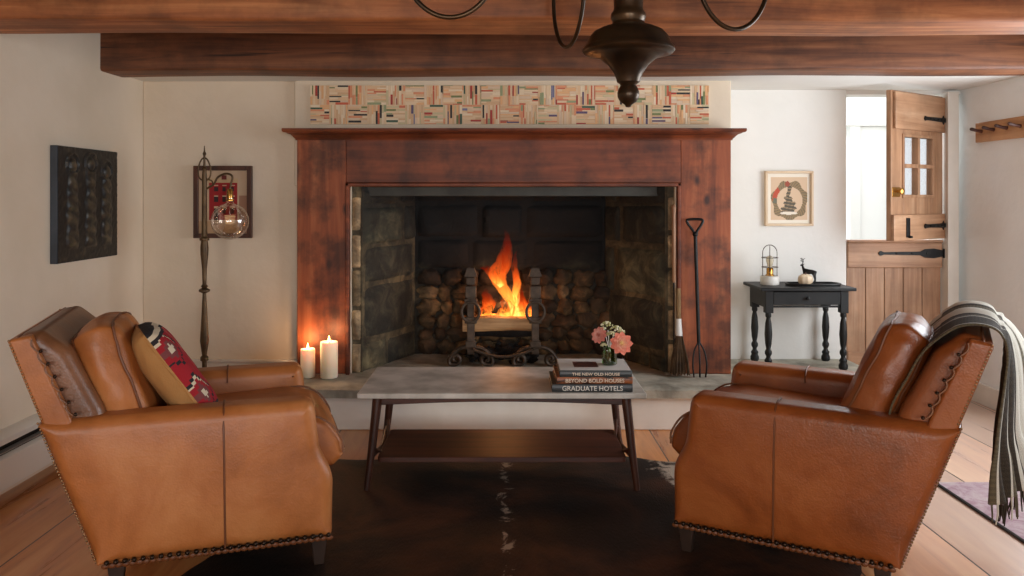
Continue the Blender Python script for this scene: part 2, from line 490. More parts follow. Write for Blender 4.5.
def beam(x0, x1, y0, y1, z0, z1, m, rz, seed, label):
    b = MB(); n = 90
    c = Vector(((x0+x1)/2, (y0+y1)/2, 0))
    prof = round_poly([(y0-c.y, z0), (y1-c.y, z0), (y1-c.y, z1), (y0-c.y, z1)], .018, 3, .08)
    vs = []; fs = []; k = len(prof)
    for i in range(n+1):
        x = (x0-c.x)+(x1-x0)*i/n
        for a, z in prof:
            d = .009*noise.noise(Vector((x*1.3+seed, a*3, z*3)))
            vs.append((x, a+d, z+d))
    for i in range(n):
        for j in range(k): fs.append((i*k+j, i*k+(j+1) % k, (i+1)*k+(j+1) % k, (i+1)*k+j))
    fs.append(tuple(range(k))); fs.append(tuple(range(n*k, n*k+k)))
    b.add(vs, fs)
    o = b.build('ceiling_beam', m); o.location = c; o.rotation_euler.z = rz
    tag(o, kind='structure', label=label)
    return o
beam(XL-.06, XR+.06, 3.12, 3.42, ZLOW, ZC+.02, M['beam'], .012, 0, 'orange-brown hewn beam nearest the camera across the ceiling')
beam(XL-.04, XR+.04, 4.33, 4.60, ZLOW, ZC+.02, M['beam2'], -.008, 5, 'dark hewn beam just in front of the chimney wall')
beam(XL-.06, XR+.06, 1.75, 2.05, ZLOW, ZC+.02, M['beam'], 0, 9, 'hewn ceiling beam above and ahead of the camera')
beam(XL-.06, XR+.06, .35, .65, ZLOW, ZC+.02, M['beam'], 0, 12, 'hewn ceiling beam behind the camera')

# baseboard on the left of the fireplace
b = MB(); b.box(XL, -1.245, YB-.022, YB+.01, 0, .30); b.box(XL, -1.245, YB-.03, YB+.01, .30, .315)
struct('baseboard_back', b, M['white_paint'], bevel=.004)
b = MB(); b.box(XR-.02, XR, -2.5, 5.2, 0, .13); struct('baseboard_right', b, M['white_paint'], bevel=.004)

# porch beyond the open upper door
b = MB(); b.box(-1, 8, 5.44, 12, -.2, -.02); struct('ground_outside', b, mat('porch_ground', s(190, 190, 184), s(205, 205, 200), rough=.9))
b = MB()
b.box(2.1, 2.25, 6.3, 6.42, 0, 2.3); b.box(2.72, 2.80, 6.3, 6.42, 0, 2.3); b.box(3.05, 3.11, 6.3, 6.38, 0, 2.3); b.box(4.2, 4.35, 6.3, 6.42, 0, 2.3)
b.box(2.0, 4.35, 6.28, 6.44, 1.86, 2.15)
b.box(2.80, 3.05, 6.34, 6.37, .2, 1.86)
tag(b.build('porch_frame', M['white'], bevel=.005), 'white timber porch frame outside the open top half of the door', 'porch frame')

# ------------------------------------------------------------------ hearth and fireplace
HZ = .237
stoneg = mat('hearth_slate', s(132, 128, 114), s(194, 188, 170), rough=.72, scale=6, detail=8, bscale=22, bstr=.5, bdist=.01)
he = tag(empty('hearth', (0, 4.6, 0)), 'raised grey stone hearth with a white plastered front', 'hearth')
b = MB()
def hearth_top(cx0, cx1, cy0, cy1):
    n = int((cx1-cx0)/.05)
    top = lambda x, y: HZ+.004*noise.noise(Vector((x*5, y*5, 0)))
    edge = lambda x: cy0+.012*noise.noise(Vector((x*9, 3, 0)))
    ys = 10; vs = []; fs = []
    for j in range(ys+1):
        for i in range(n+1):
            x = cx0+(cx1-cx0)*i/n; y = edge(x)+(cy1-edge(x))*j/ys
            vs.append((x, y-4.6, top(x, y)-(.008 if j == 0 else 0)))
    for j in range(ys):
        for i in range(n):
            a = j*(n+1)+i; fs.append((a, a+1, a+n+2, a+n+1))
    k = len(vs)
    for i in range(n+1):
        x = cx0+(cx1-cx0)*i/n
        vs.append((x, edge(x)-4.6+.006*noise.noise(Vector((x*20, 9, 2))), HZ-.052))
    for i in range(n): fs.append((i, k+i, k+i+1, i+1))
    b.add(vs, fs)
    b.box(cx0, cx1, cy0+.02-4.6, cy1-4.6, HZ-.052, HZ-.006)
hearth_top(-1.30, -.42, 4.43, 4.829); hearth_top(-.416, .55, 4.435, 4.829); hearth_top(.554, 1.358, 4.425, 4.829); hearth_top(1.36, 2.238, 4.43, 5.248); hearth_top(-.925, 1.02, 4.83, 5.43)
b.build('hearth_slab', stoneg, he)
b = MB(); b.box(-1.28, 2.23, 4.46-4.6, 4.80-4.6, 0, HZ-.05); b.build('riser', mat('limewash', s(240, 236, 226), s(232, 226, 214), rough=.8, scale=5, bscale=16, bstr=.2), he, bevel=.006)

fp = tag(empty('fireplace', (.05, 4.83, HZ)), 'wide open fireplace with a red-brown knotty wood surround and mantel', 'fireplace')
FX, FY, FZ = .05, 4.83, HZ
def L(*a):  # world box -> fireplace local
    x0, x1, y0, y1, z0, z1 = a; return (x0-FX, x1-FX, y0-FY, y1-FY, z0-FZ, z1-FZ)
sx0, sx1, ox0, ox1, oz = -1.248, 1.356, -.955, 1.055, 1.385
b = MB(); b.box(*L(sx0, ox0, 4.80, 4.835, HZ+.002, 1.655)); b.build('jamb_board', M['mahog_v'], fp, bevel=.004)
b = MB(); b.box(*L(ox1, sx1, 4.80, 4.835, HZ+.002, 1.655)); b.build('jamb_board', M['mahog_v'], fp, bevel=.004)
b = MB(); b.box(*L(ox0, ox1, 4.801, 4.835, oz, 1.655)); b.build('header_board', M['mahog_h'], fp, bevel=.004)
b = MB()   # bead moulding round the opening
for x0, x1 in ((ox0, ox0+.022), (ox1-.022, ox1)): b.box(*L(x0, x1, 4.787, 4.85, HZ-.01, oz))
b.box(*L(ox0, ox1, 4.787, 4.85, oz-.022, oz))
b.build('inner_moulding', M['mahog_h'], fp, bevel=.005)
b = MB()   # mantel: shelf and crown profile swept along x, returned at the ends
prof = [(4.835, 1.640), (4.790, 1.640), (4.785, 1.650), (4.775, 1.654), (4.762, 1.664), (4.748, 1.672), (4.722, 1.676), (4.712, 1.680), (4.690, 1.682), (4.680, 1.690), (4.682, 1.703), (4.835, 1.703)]
vs = []
for sgn, xe in ((-1, sx0), (1, sx1)):
    for y, z in prof: vs.append((xe+sgn*(4.80-y if y < 4.80 else 0)*.5-FX, y-FY, z-FZ))
n = len(prof)
b.add(vs, [(i, (i+1) % n, n+(i+1) % n, n+i) for i in range(n)]+[tuple(range(n)), tuple(range(2*n-1, n-1, -1))])
b.build('mantel_shelf', M['mahog_h'], fp, angle=25)
b = MB(); b.box(*L(-.94, 1.035, 4.90, 5.02, 1.305, 1.365)); b.build('iron_lintel', mat('grey_lintel', s(66, 66, 60), s(48, 48, 44), rough=.7), fp, bevel=.004)

def stones(b, o, ud, nd_, width, rows, seed, cols, depth=.02, cuts=None, gap=.012):
    rr = random.Random(seed); ud = Vector(ud).normalized(); nn = Vector(nd_).normalized(); up = Vector((0, 0, 1)); o = Vector(o)
    for (z0, z1) in rows:
        xs = [0]
        while xs[-1] < width-.02:
            w = rr.uniform(.7, 1.4)*(z1-z0)*(1.3 if cuts is None else cuts)
            nx = xs[-1]+w
            xs.append(width if nx > width-.1 else nx)
        for i in range(len(xs)-1):
            x0, x1 = xs[i]+gap/2, xs[i+1]-gap/2; c = rr.choice(cols); k = rr.uniform(.75, 1.15); c = (c[0]*k, c[1]*k, c[2]*k, 1)
            dz0 = rr.uniform(-.008, .008); dd = rr.uniform(0, depth); sd = rr.uniform(0, 99)
            N = 9
            def fn(u, v):
                x = x0+(x1-x0)*u; z = z0+gap/2+(z1-z0-gap)*v+dz0
                e = min(u, 1-u)*(x1-x0); f = min(v, 1-v)*(z1-z0); q = min(1, min(e, f)/.03)
                d = dd*.5+.016*math.sqrt(q)+.022*noise.noise(Vector((x*7+sd, z*7, sd)))*q+.008*noise.noise(Vector((x*24+sd, z*24, sd)))
                if q == 0: d = -.01
                p = o+ud*x+up*z+nn*d; return (p.x-FX, p.y-FY, p.z-FZ)
            b.grid(fn, N, N, lambda u, v: c)
def quadwall(b, p, q, z0, z1, c):
    b.add([(p[0]-FX, p[1]-FY, z0-FZ), (q[0]-FX, q[1]-FY, z0-FZ), (q[0]-FX, q[1]-FY, z1-FZ), (p[0]-FX, p[1]-FY, z1-FZ)], [(0, 1, 2, 3)], c)
GR = [s(84, 82, 68), s(66, 66, 56), s(98, 92, 74), s(58, 56, 48)]
BR = [s(112, 88, 62), s(92, 72, 52), s(128, 106, 80), s(76, 58, 42)]
MO = s(88, 80, 64)
fl, fr_, bl, br_ = (-.872, 4.86), (.985, 4.86), (-.61, 5.42), (.68, 5.42)
def sidewall(p, q, rows, seed, sgn):
    b = MB(); d = Vector((q[0]-p[0], q[1]-p[1], 0)); w = d.length; nn = Vector((d.y, -d.x, 0))*sgn
    quadwall(b, p, q, HZ-.02, 1.75, MO)
    stones(b, (p[0], p[1], 0), d, nn, w, rows, seed, GR, .02, 1.7)
    b.build('firebox_side_wall', M['stone_side'], fp, angle=60)
sidewall(fl, bl, [(HZ-.01, .41), (.41, .76), (.76, 1.0), (1.0, 1.25), (1.25, 1.5)], 3, 1)
sidewall(fr_, br_, [(HZ-.01, .335), (.335, .67), (.67, .99), (.99, 1.25), (1.25, 1.5)], 8, -1)
b = MB(); quadwall(b, bl, br_, HZ-.02, 1.75, s(60, 54, 46))
stones(b, (bl[0], bl[1], 0), (1, 0, 0), (0, -1, 0), br_[0]-bl[0], [(.80, 1.02), (1.02, 1.26), (1.26, 1.5)], 5, GR, .03, 1.5)
rr = random.Random(11)
z = HZ
for row in range(6):
    h = rr.uniform(.085, .12); x = bl[0]+.02
    while x < br_[0]-.03:
        w = rr.uniform(.08, .17); c = rr.choice(BR); k = rr.uniform(.65, 1.15)
        b.ball((x+w/2-FX, 5.425-FY, z+h/2-FZ+rr.uniform(-.01, .01)), 1, 14, 10, (w*.54, rr.uniform(.035, .075), h*.56), (c[0]*k, c[1]*k, c[2]*k, 1), .45, rr.uniform(0, 50))
        x += w
    z += h*.93
b.build('firebox_back_wall', M['stone_back'], fp, angle=60)
for x0, x1 in ((-.935, -.872), (.985, 1.04)):   # stone jambs seen as narrow faces just inside the wood
    b = MB(); b.box(*L(x0-.01, x1, 4.864, 4.92, HZ, 1.5), s(90, 82, 68))
    stones(b, (x0, 4.862, 0), (1, 0, 0), (0, -1, 0), x1-x0, [(HZ-.01, .42), (.42, .62), (.62, .86), (.86, 1.08), (1.08, 1.3)], 21, [s(176, 150, 122), s(150, 132, 108), s(190, 166, 138)], .01, 9, .006)
    b.build('stone_jamb', M['stone_jamb'], fp, angle=60)
b = MB()   # chimney throat and closing walls behind the boards
soot = mat('soot', s(12, 11, 10), s(20, 18, 16), rough=.95, scale=6)
b.box(*L(-.95, 1.05, 5.0, 5.06, 1.36, 2.2)); b.box(*L(-.95, 1.05, 4.92, 5.6, 2.2, 2.24)); b.box(*L(-.95, -.9, 4.9, 5.6, 1.3, 2.24)); b.box(*L(1.0, 1.05, 4.9, 5.6, 1.3, 2.24)); b.box(*L(-.95, 1.05, 5.43, 5.5, .2, 2.24))
b.build('chimney_throat', soot, fp)

# ------------------------------------------------------------------ andirons, logs, fire
def make_andiron():
    t = empty('andiron', (0, 0, 0))
    b = MB()   # upright: square shaft with ring, urn block and cap
    b.box(-.023, .023, -.018, .018, .075, .46)
    b.box(-.034, .034, -.024, .024, .43, .505)
    b.box(-.028, .028, -.024, .024, .512, .56)
    b.box(-.04, .04, -.026, .026, .40, .425)
    b.box(-.033, .033, -.024, .024, .12, .16)
    b.add([(-.042, -.028, .562), (.042, -.028, .562), (.042, .028, .562), (-.042, .028, .562), (-.026, -.018, .62), (.022, -.018, .62), (.022, .018, .62), (-.022, .018, .62)],
          [(0, 3, 2, 1), (4, 5, 6, 7), (0, 1, 5, 4), (1, 2, 6, 5), (2, 3, 7, 6), (3, 0, 4, 7)])
    b.box(-.038, .038, -.026, .026, .27, .31)
    b.build('upright', M['rust_iron'], t, bevel=.004)
    b = MB(); b.tube([(.056*math.cos(a), -.034, .345+.062*math.sin(a)) for a in [2*PI*i/28 for i in range(28)]], .0095, 8, closed=True)
    b.build('ring', M['rust_iron'], t)
    b = MB()
    for sg in (-1, 1):
        path = [(sg*.0, 0, .115), (sg*.05, 0, .118), (sg*.1, 0, .092), (sg*.135, 0, .045), (sg*.13, 0, .014), (sg*.1, 0, .010)]
        P = spline(path, 6)
        cx, cz, r0 = sg*.096, .045, .035
        P += [Vector((cx+sg*r*math.sin(a)*-1, 0, cz-r*math.cos(a))) for a, r in [(i*.35, r0*(1-i/24)) for i in range(0, 20)]]
        b.tube(P, .013, 8, flat=1.7)
    b.build('scroll_feet', M['rust_iron'], t)
    b = MB(); b.tube(spline([(0, 0, .11), (0, .12, .10), (0, .3, .10), (0, .33, .06), (0, .335, .0)], 5), .012, 8); b.build('log_bar', M['rust_iron'], t)
    return t
an = make_andiron(); an.location = (-.215, 5.03, HZ)
tag(an, 'left wrought-iron andiron with ring and scroll feet in the fireplace', 'andiron', 'pair of scrolled andirons')
a2 = dup(an, (.19, 5.03, HZ), (0, 0, 0), 'right wrought-iron andiron with ring and scroll feet in the fireplace')
b = MB(); b.tube(spline([(-.2, 5.0, .345), (-.1, 4.99, .315), (-.01, 4.985, .305), (.08, 4.99, .315), (.175, 5.0, .345)], 6), .009, 8)
b.tube([(-.2, 5.0, .345), (-.2, 5.03, .36)], .009, 6); b.tube([(.175, 5.0, .345), (.18, 5.03, .36)], .009, 6)
tag(b.build('grate_bar', M['rust_iron']), 'sagging iron bar hung between the two andirons', 'grate bar')
bark = mat('bark', s(52, 36, 26), s(84, 62, 44), rough=.9, scale=8, stretch=(1, 6, 6), bscale=30, bstr=.8, bdist=.01)
cut = wood('split_wood', s(150, 104, 62), s(196, 150, 102), s(220, 180, 132), 0, 3, .7, 0, .3, .8)
def log(x0, x1, y, z, r, m, label, tilt=0, rz=0, half=False, seed=1):
    b = MB(); n = 14; m_ = 16; vs = []; fs = []
    for i in range(n+1):
        x = -(x1-x0)/2+(x1-x0)*i/n
        for j in range(m_):
            a = 2*PI*j/m_; k = r*(1+.18*noise.noise(Vector((x*5+seed, math.cos(a)*1.5, math.sin(a)*1.5))))
            yy, zz = k*math.cos(a), k*math.sin(a)
            if half: yy = max(yy, -r*.6)
            vs.append((x, yy, zz))
    for i in range(n):
        for j in range(m_): fs.append((i*m_+j, i*m_+(j+1) % m_, (i+1)*m_+(j+1) % m_, (i+1)*m_+j))
    fs.append(tuple(range(m_))); fs.append(tuple(range(n*m_, n*m_+m_)))
    b.add(vs, fs); o = b.build('firewood_log', m, angle=50)
    o.location = ((x0+x1)/2, y, z); o.rotation_euler = (0, tilt, rz)
    tag(o, label, 'log', 'logs burning in the fireplace'); return o
log(-.27, .17, 5.115, .492, .048, cut, 'pale split log lying across the front of the fire', half=True)
char = mat('charred_wood', s(16, 13, 11), s(38, 28, 22), rough=.9, scale=12, bscale=40, bstr=.8, bdist=.01)
log(-.2, .2, 5.25, .44, .055, char, 'charred log at the back of the fire', 0, .1, seed=4)
log(-.17, .03, 5.19, .565, .038, char, 'dark charred log leaning up to the left above the flames', -.35, -.15, seed=8)
b = MB(); rr = random.Random(3)
for i in range(150):
    x, y = rr.uniform(-.24, .22), rr.uniform(5.08, 5.33)
    b.ball((x, y, HZ+.01+rr.uniform(0, .10)*(1-abs(x)*2.5)), rr.uniform(.012, .028), 7, 5, (1, .8, .7), (0, 0, 0, 1), .6, i)
for i in range(30):
    b.ball((rr.uniform(-.16, .16), rr.uniform(5.15, 5.25), .53+rr.uniform(0, .03)), rr.uniform(.012, .022), 7, 5, (1, .8, .8), (1, .2, 0, 1), .6, i)
m_, t = nt('embers'); a = nd(t, 'ShaderNodeAttribute', attribute_name='col'); n = noise_(t, coords(t), 45, 3)
e = nd(t, 'ShaderNodeBsdfPrincipled', Roughness=.9); e.inputs['Base Color'].default_value = s(26, 20, 17)
e.inputs['Emission Color'].default_value = (1, .16, .02, 1)
sx = nd(t, 'ShaderNodeSeparateColor'); t.links.new(a.outputs['Color'], sx.inputs[0])
t.links.new(math_(t, 'MULTIPLY', math_(t, 'MULTIPLY', sx.outputs[0], 5.0), ramp(t, n, [(.45, (0, 0, 0, 1)), (.6, (1, 1, 1, 1))])), e.inputs['Emission Strength'])
o_ = nd(t, 'ShaderNodeOutputMaterial'); t.links.new(e.outputs[0], o_.inputs[0])
tag(b.build('embers', m_), 'glowing embers and charcoal under the logs', 'embers', kind='stuff')

def flame_mat():
    m, t = nt('flame'); tc = nd(t, 'ShaderNodeTexCoord'); sp = nd(t, 'ShaderNodeSeparateXYZ'); t.links.new(tc.outputs['Generated'], sp.inputs[0])
    n = noise_(t, coords(t, (14, 14, 4)), 1.0, 4, .6, 1.5)
    z = math_(t, 'MULTIPLY_ADD', math_(t, 'SUBTRACT', n, .5), .9, sp.outputs[2])
    col = ramp(t, z, [(.0, (1, .50, .11, 1)), (.22, (1, .30, .035, 1)), (.5, (1, .12, .012, 1)), (.85, (.7, .03, .004, 1))])
    st = ramp(t, z, [(.0, (1, 1, 1, 1)), (.3, (.42, .42, .42, 1)), (.7, (.13, .13, .13, 1)), (1, (.05, .05, .05, 1))])
    lw = nd(t, 'ShaderNodeLayerWeight', Blend=.5)
    edge = ramp(t, lw.outputs['Facing'], [(.2, (1, 1, 1, 1)), (.95, (0, 0, 0, 1))])
    streak = ramp(t, n, [(.36, (.02, .02, .02, 1)), (.62, (1, 1, 1, 1))])
    fade = ramp(t, sp.outputs[2], [(.45, (1, 1, 1, 1)), (1, (0, 0, 0, 1))])
    f = math_(t, 'MULTIPLY', math_(t, 'MULTIPLY', edge, streak), fade)
    e = nd(t, 'ShaderNodeEmission'); t.links.new(col, e.inputs[0]); t.links.new(math_(t, 'MULTIPLY', st, 5.0), e.inputs[1])
    tr = nd(t, 'ShaderNodeBsdfTransparent'); mx = nd(t, 'ShaderNodeMixShader')
    t.links.new(f, mx.inputs[0]); t.links.new(tr.outputs[0], mx.inputs[1]); t.links.new(e.outputs[0], mx.inputs[2])
    o = nd(t, 'ShaderNodeOutputMaterial'); t.links.new(mx.outputs[0], o.inputs[0])
    return m
FL = flame_mat()
fire = tag(empty('fire', (0, 5.17, .50)), 'orange flames leaping from the logs between the andirons', 'fire')
def tongue(pts, rads, seed):
    b = MB(); P = spline([(x, y-5.17, z-.50) for x, y, z in pts], 7); n = len(P); k = len(rads)-1
    rs = []
    for i in range(n):
        q = i/(n-1)*k; a = min(int(q), k-1); rs.append(max(.001, rads[a]+(rads[a+1]-rads[a])*(q-a)))
    P = [p+Vector((.012*noise.noise(Vector((seed, i*.3, 0))), .01*noise.noise(Vector((seed, i*.3, 5))), 0)) for i, p in enumerate(P)]
    b.tube(P, rs, 14); b.build('flame', FL, fire)
# main leaping flame: rises right to left then up
tongue([(.075, 5.17, .53), (.045, 5.17, .62), (-.02, 5.17, .72), (-.045, 5.18, .80), (-.0, 5.19, .90), (.015, 5.2, 1.0), (.0, 5.2, 1.10)], [.03, .035, .04, .06, .052, .03, .003], 1)
tongue([(-.02, 5.19, .72), (-.075, 5.19, .79), (-.11, 5.19, .835), (-.16, 5.19, .84)], [.02, .032, .03, .003], 2)
tongue([(-.045, 5.20, .54), (-.1, 5.2, .59), (-.12, 5.2, .66), (-.13, 5.2, .71)], [.045, .05, .03, .003], 3)
tongue([(.0, 5.16, .53), (.02, 5.16, .58), (.0, 5.16, .64), (-.01, 5.16, .70)], [.06, .055, .03, .003], 4)
tongue([(.08, 5.17, .53), (.11, 5.17, .58), (.1, 5.17, .66), (.11, 5.17, .74)], [.045, .045, .025, .003], 5)
tongue([(.06, 5.2, .60), (.08, 5.2, .74), (.06, 5.21, .86), (.08, 5.22, .96)], [.025, .028, .02, .002], 6)
tongue([(-.11, 5.16, .52), (-.13, 5.16, .56), (-.125, 5.16, .60), (-.15, 5.16, .64)], [.035, .04, .02, .002], 7)
tongue([(.13, 5.18, .52), (.15, 5.18, .56), (.14, 5.18, .60), (.16, 5.18, .65)], [.03, .035, .02, .002], 8)

# ------------------------------------------------------------------ candles
def candle(x, y, r, h, label, lit_tilt=0):
    m, t = nt('candle_wax')
    sp = nd(t, 'ShaderNodeSeparateXYZ'); tc = nd(t, 'ShaderNodeTexCoord'); t.links.new(tc.outputs['Generated'], sp.inputs[0])
    p = finish(t, s(240, 222, 196), .45, Subsurface_Weight=.4, Subsurface_Scale=.05)
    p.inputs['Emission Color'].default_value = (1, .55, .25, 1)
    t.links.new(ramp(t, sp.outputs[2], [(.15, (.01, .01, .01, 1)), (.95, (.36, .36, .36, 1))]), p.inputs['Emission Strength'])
    b = MB(); b.lathe([(r*.96, 0), (r, .004), (r, h-.006), (r*.96, h), (r*.86, h-.001), (r*.7, h-.010), (r*.3, h-.014), (.001, h-.014)], 32)
    o = b.build('pillar_candle', m); o.location = (x, y, HZ+.003)
    tag(o, label, 'candle', 'pillar candles on the hearth')
    b = MB(); b.tube([(0, 0, h-.016), (.001, 0, h+.001)], .0015, 6); b.build('wick', M['iron'], o)
    b = MB(); b.lathe([(.001, h-.003), (.006, h+.006), (.0065, h+.013), (.004, h+.024), (.0008, h+.036)], 12)
    b.build('flame', emit('candle_flame', (1, .55, .2, 1), 14), o)
    l = bpy.data.lights.new('candle_light', 'POINT'); l.energy = 1.1; l.color = (1, .55, .25); l.shadow_soft_size = .02; l.specular_factor = .1
    lo = bpy.data.objects.new('candle_light', l); COL.objects.link(lo); lo.parent = o; lo.location = (0, -.0, h+.045)
candle(-1.162, 4.715, .042, .165, 'shorter and narrower pillar candle on the hearth, left of the taller one')
candle(-1.035, 4.705, .051, .210, 'taller lit pillar candle on the hearth beside the fireplace jamb')

# ------------------------------------------------------------------ hearth tools
straw = mat('straw', s(112, 88, 58), s(150, 120, 80), rough=.8, scale=30, stretch=(6, 6, 1), bscale=80, bstr=.5)
br = tag(empty('hearth_broom', (1.035, 4.735, HZ+.004), rot=(-.10, 0, 0)), 'small straw hearth broom with white binding leaning on the surround', 'broom')
b = MB(); rr = random.Random(5)
for i in range(90):
    a = rr.uniform(0, 2*PI); q = math.sqrt(rr.random())
    x0, y0 = .012*q*math.cos(a), .01*q*math.sin(a); x1, y1 = .06*q*math.cos(a), .026*q*math.sin(a)
    b.tube([(x0, y0, .30), (x0*2.2, y0*1.4, .2), (x1*.85, y1*.9, .09), (x1, y1+rr.uniform(-.004, .004), rr.uniform(0, .02))], .0022, 4)
b.build('bristles', mat('dark_bristle', s(66, 48, 32), s(98, 74, 48), rough=.85, scale=20), br)
b = MB(); b.lathe([(.020, .235), (.021, .25), (.017, .30), (.016, .335), (.001, .337)], 12); b.build('binding', M['white'], br)
b = MB(); b.tube([(0, 0, .30), (0, 0, .40), (.002, 0, .515)], [.013, .016, .015], 12); b.build('handle', straw, br)
fk = tag(empty('hearth_fork', (1.145, 4.70, HZ+.004), rot=(-.085, -.012, 0)), 'long black iron fork with a D-shaped handle leaning on the surround', 'fireplace fork')
b = MB(); b.tube([(0, 0, .2), (0, 0, .84)], .011, 10); b.build('shaft', M['iron'], fk)
b = MB(); b.tube(spline([(0, 0, .83), (-.012, 0, .86), (-.04, 0, .90), (-.045, 0, .925), (0, 0, .93), (.045, 0, .925), (.04, 0, .90), (.012, 0, .86), (0, 0, .83)], 5), .008, 8); b.ball((0, 0, .84), .017)
b.build('handle', M['iron'], fk)
b = MB()
for dx in (-.034, 0, .034): b.tube(spline([(0, 0, .21), (dx*.9, -.004, .15), (dx*1.2, -.008, .07), (dx*1.0, 0, 0)], 5), .005, 8)
b.build('tines', M['iron'], fk)
rd = tag(empty('wooden_handled_poker', (1.012, 4.79, HZ), rot=(-.01, 0, 0)), 'slim poker with a pale wooden handle upright against the right edge of the opening', 'poker')
b = MB(); b.lathe([(.006, .55), (.011, .56), (.012, .9), (.010, .96), (.014, .985), (.016, 1.0), (.010, 1.015), (.001, 1.02)], 12); b.build('handle', M['oak_v'], rd)
b = MB(); b.tube([(0, 0, .0), (0, 0, .57)], .005, 8); b.build('shaft', M['iron'], rd)

# ------------------------------------------------------------------ mosaic over the mantel
pal = [s(226, 190, 150), s(232, 205, 170), s(214, 176, 136), s(222, 196, 168), s(205, 190, 150), s(235, 215, 185), s(222, 150, 110), s(200, 96, 66), s(170, 56, 46), s(120, 130, 80), s(150, 160, 120), s(96, 80, 110), s(120, 120, 150), s(40, 36, 34), s(60, 90, 70), s(230, 180, 130), s(228, 198, 160)]
wts = [10, 9, 9, 8, 6, 8, 8, 5, 2, 3, 3, 1, 1, 4, 1, 9, 8]
b = MB(); rr = random.Random(9)
ax0, ax1, az0, az1 = -1.172, 1.228, 1.738, 1.977-.005
nT = 21; tw = (ax1-ax0)/nT; th = (az1-az0)/2
b.box(ax0, ax1, 4.818, 4.829, az0, az1, s(225, 200, 165))
for row in range(2):
    for i in range(nT):
        X = ax0+i*tw; Z = az1-(row+1)*th; vert = (i+row) % 2 == 0
        q = 0
        while q < 1:
            w = rr.uniform(.055, .13); w = min(w, 1-q) if 1-q-w > .03 else 1-q
            cutp = rr.uniform(.25, .75); w0 = w*rr.uniform(.5, 1.3)
            for (a0, a1) in ((0, cutp), (cutp, 1)):
                c = rr.choices(pal, wts)[0]; y = 4.816-rr.uniform(0, .004)
                g = .006
                u0, u1 = q+g, q+w-g
                if vert: b.box(X+tw*u0, X+tw*u1, y, 4.82, Z+th*(a0+.01), Z+th*(a1-.01), c)
                else: b.box(X+tw*(a0+.01), X+tw*(a1-.01), y, 4.82, Z+th*u0, Z+th*u1, c)
            q += w
tag(b.build('mosaic_panel', attrmat('mosaic_strips', .55, 40, .1), smooth=False), 'long strip artwork of many coloured slivers in basket-weave squares above the mantel', 'artwork')

# ------------------------------------------------------------------ wall art
def grid_art(name, w, h, nx, nz, fn, y, m, parent, disp=None):
    b = MB()
    b.grid(lambda u, v: (-w/2+w*u, y-(disp(u, v) if disp else 0), -h/2+h*v), nx, nz, fn)
    return b.build(name, m, parent, smooth=bool(disp), angle=80)
def frame_mb(w, h, fw, d0, d1):
    b = MB(); c = [(-w/2, -h/2), (w/2, -h/2), (w/2, h/2), (-w/2, h/2)]; i_ = [(-w/2+fw, -h/2+fw), (w/2-fw, -h/2+fw), (w/2-fw, h/2-fw), (-w/2+fw, h/2-fw)]
    for k in range(4):
        j = (k+1) % 4
        q = [c[k], c[j], i_[j], i_[k]]
        b.add([(x, d0, z) for x, z in q]+[(x, d1, z) for x, z in q], [(0, 1, 2, 3), (7, 6, 5, 4), (0, 4, 5, 1), (1, 5, 6, 2), (2, 6, 7, 3), (3, 7, 4, 0)])
    return b
pic = tag(empty('framed_print', (-1.707, YB-.002, 1.27)), 'dark wood framed picture of a red building behind the floor lamp', 'picture')
W_, H_ = .352, .437
frame_mb(W_, H_, .028, -.03, 0).build('frame', M['walnut_v'], pic, bevel=.003)
def redhouse(u, v):
    c = s(196, 170, 142)
    if v < .2: c = s(186, 152, 118)
    if .22 < u < .78 and .22 < v < .80:
        c = s(150, 20, 24)
        for uu in (.36, .52, .68):
            for vv in (.36, .54, .70):
                if abs(u-uu) < .035 and abs(v-vv) < .04: c = s(52, 30, 30)
                if abs(u-uu) < .045 and abs(v-vv-.055) < .012: c = s(200, 170, 140)
        if abs(u-.36) < .045 and v < .36: c = s(36, 26, 26)
    if .2 < u < .8 and .80 < v < .87: c = s(196, 168, 130)
    if abs(u-.52) < .05 and .85 < v < .92: c = s(110, 40, 36)
    if u > .82 and v < .6: c = s(160, 120, 96)
    return c
grid_art('print', W_-.05, H_-.05, 60, 60, redhouse, -.012, attrmat('print_paper', .7, 30, .02), pic)
# carved dark panel on the left wall
pl = tag(empty('relief_panel', (XL+.001, 4.163, 1.263), rz=PI/2), 'nearly black square panel with three carved figures on the left wall', 'artwork')
PW, PH, PD = .594, .575, .035
b = MB(); b.box(-PW/2, PW/2, -PD, 0, -PH/2, PH/2); b.build('canvas_edge', mat('blue_grey_edge', s(66, 74, 84), s(52, 58, 66), rough=.6), pl, bevel=.002)
def fig(u, v):
    h = 0
    for cx, top in ((.22, .9), (.52, .92), (.80, .86)):
        d = 0
        hd = math.hypot((u-cx)/.06, (v-top+.06)/.06)
        if hd < 1: d = max(d, math.sqrt(1-hd*hd))
        hl = math.hypot((u-cx)/.1, (v-top+.05)/.1)
        if .85 < hl < 1.05: d = max(d, .5)
        if v < top-.12 and v > .12:
            w = (.075 if v > .55 else .09)+.01*math.sin(v*30+cx*9); x = abs(u-cx)/w
            if x < 1: d = max(d, math.sqrt(1-x*x)*(.7+.3*math.sin(v*60+u*20)))
        h = max(h, d)
    return h
def figcol(u, v):
    h = fig(u, v); n = noise.noise(Vector((u*16, v*16, 2)))
    k = max(0, h*.55+.6*n-.15); a, c = s(17, 18, 17), s(112, 98, 72)
    return tuple(a[i]+(c[i]-a[i])*min(1, k*.8) for i in range(3))+(1,)
grid_art('relief', PW-.004, PH-.004, 90, 90, figcol, -PD-.001, attrmat('dark_relief', .45, 50, .3), pl, lambda u, v: .014*fig(u, v)+.004*noise.noise(Vector((u*30, v*30, 0)))*.5+.002)
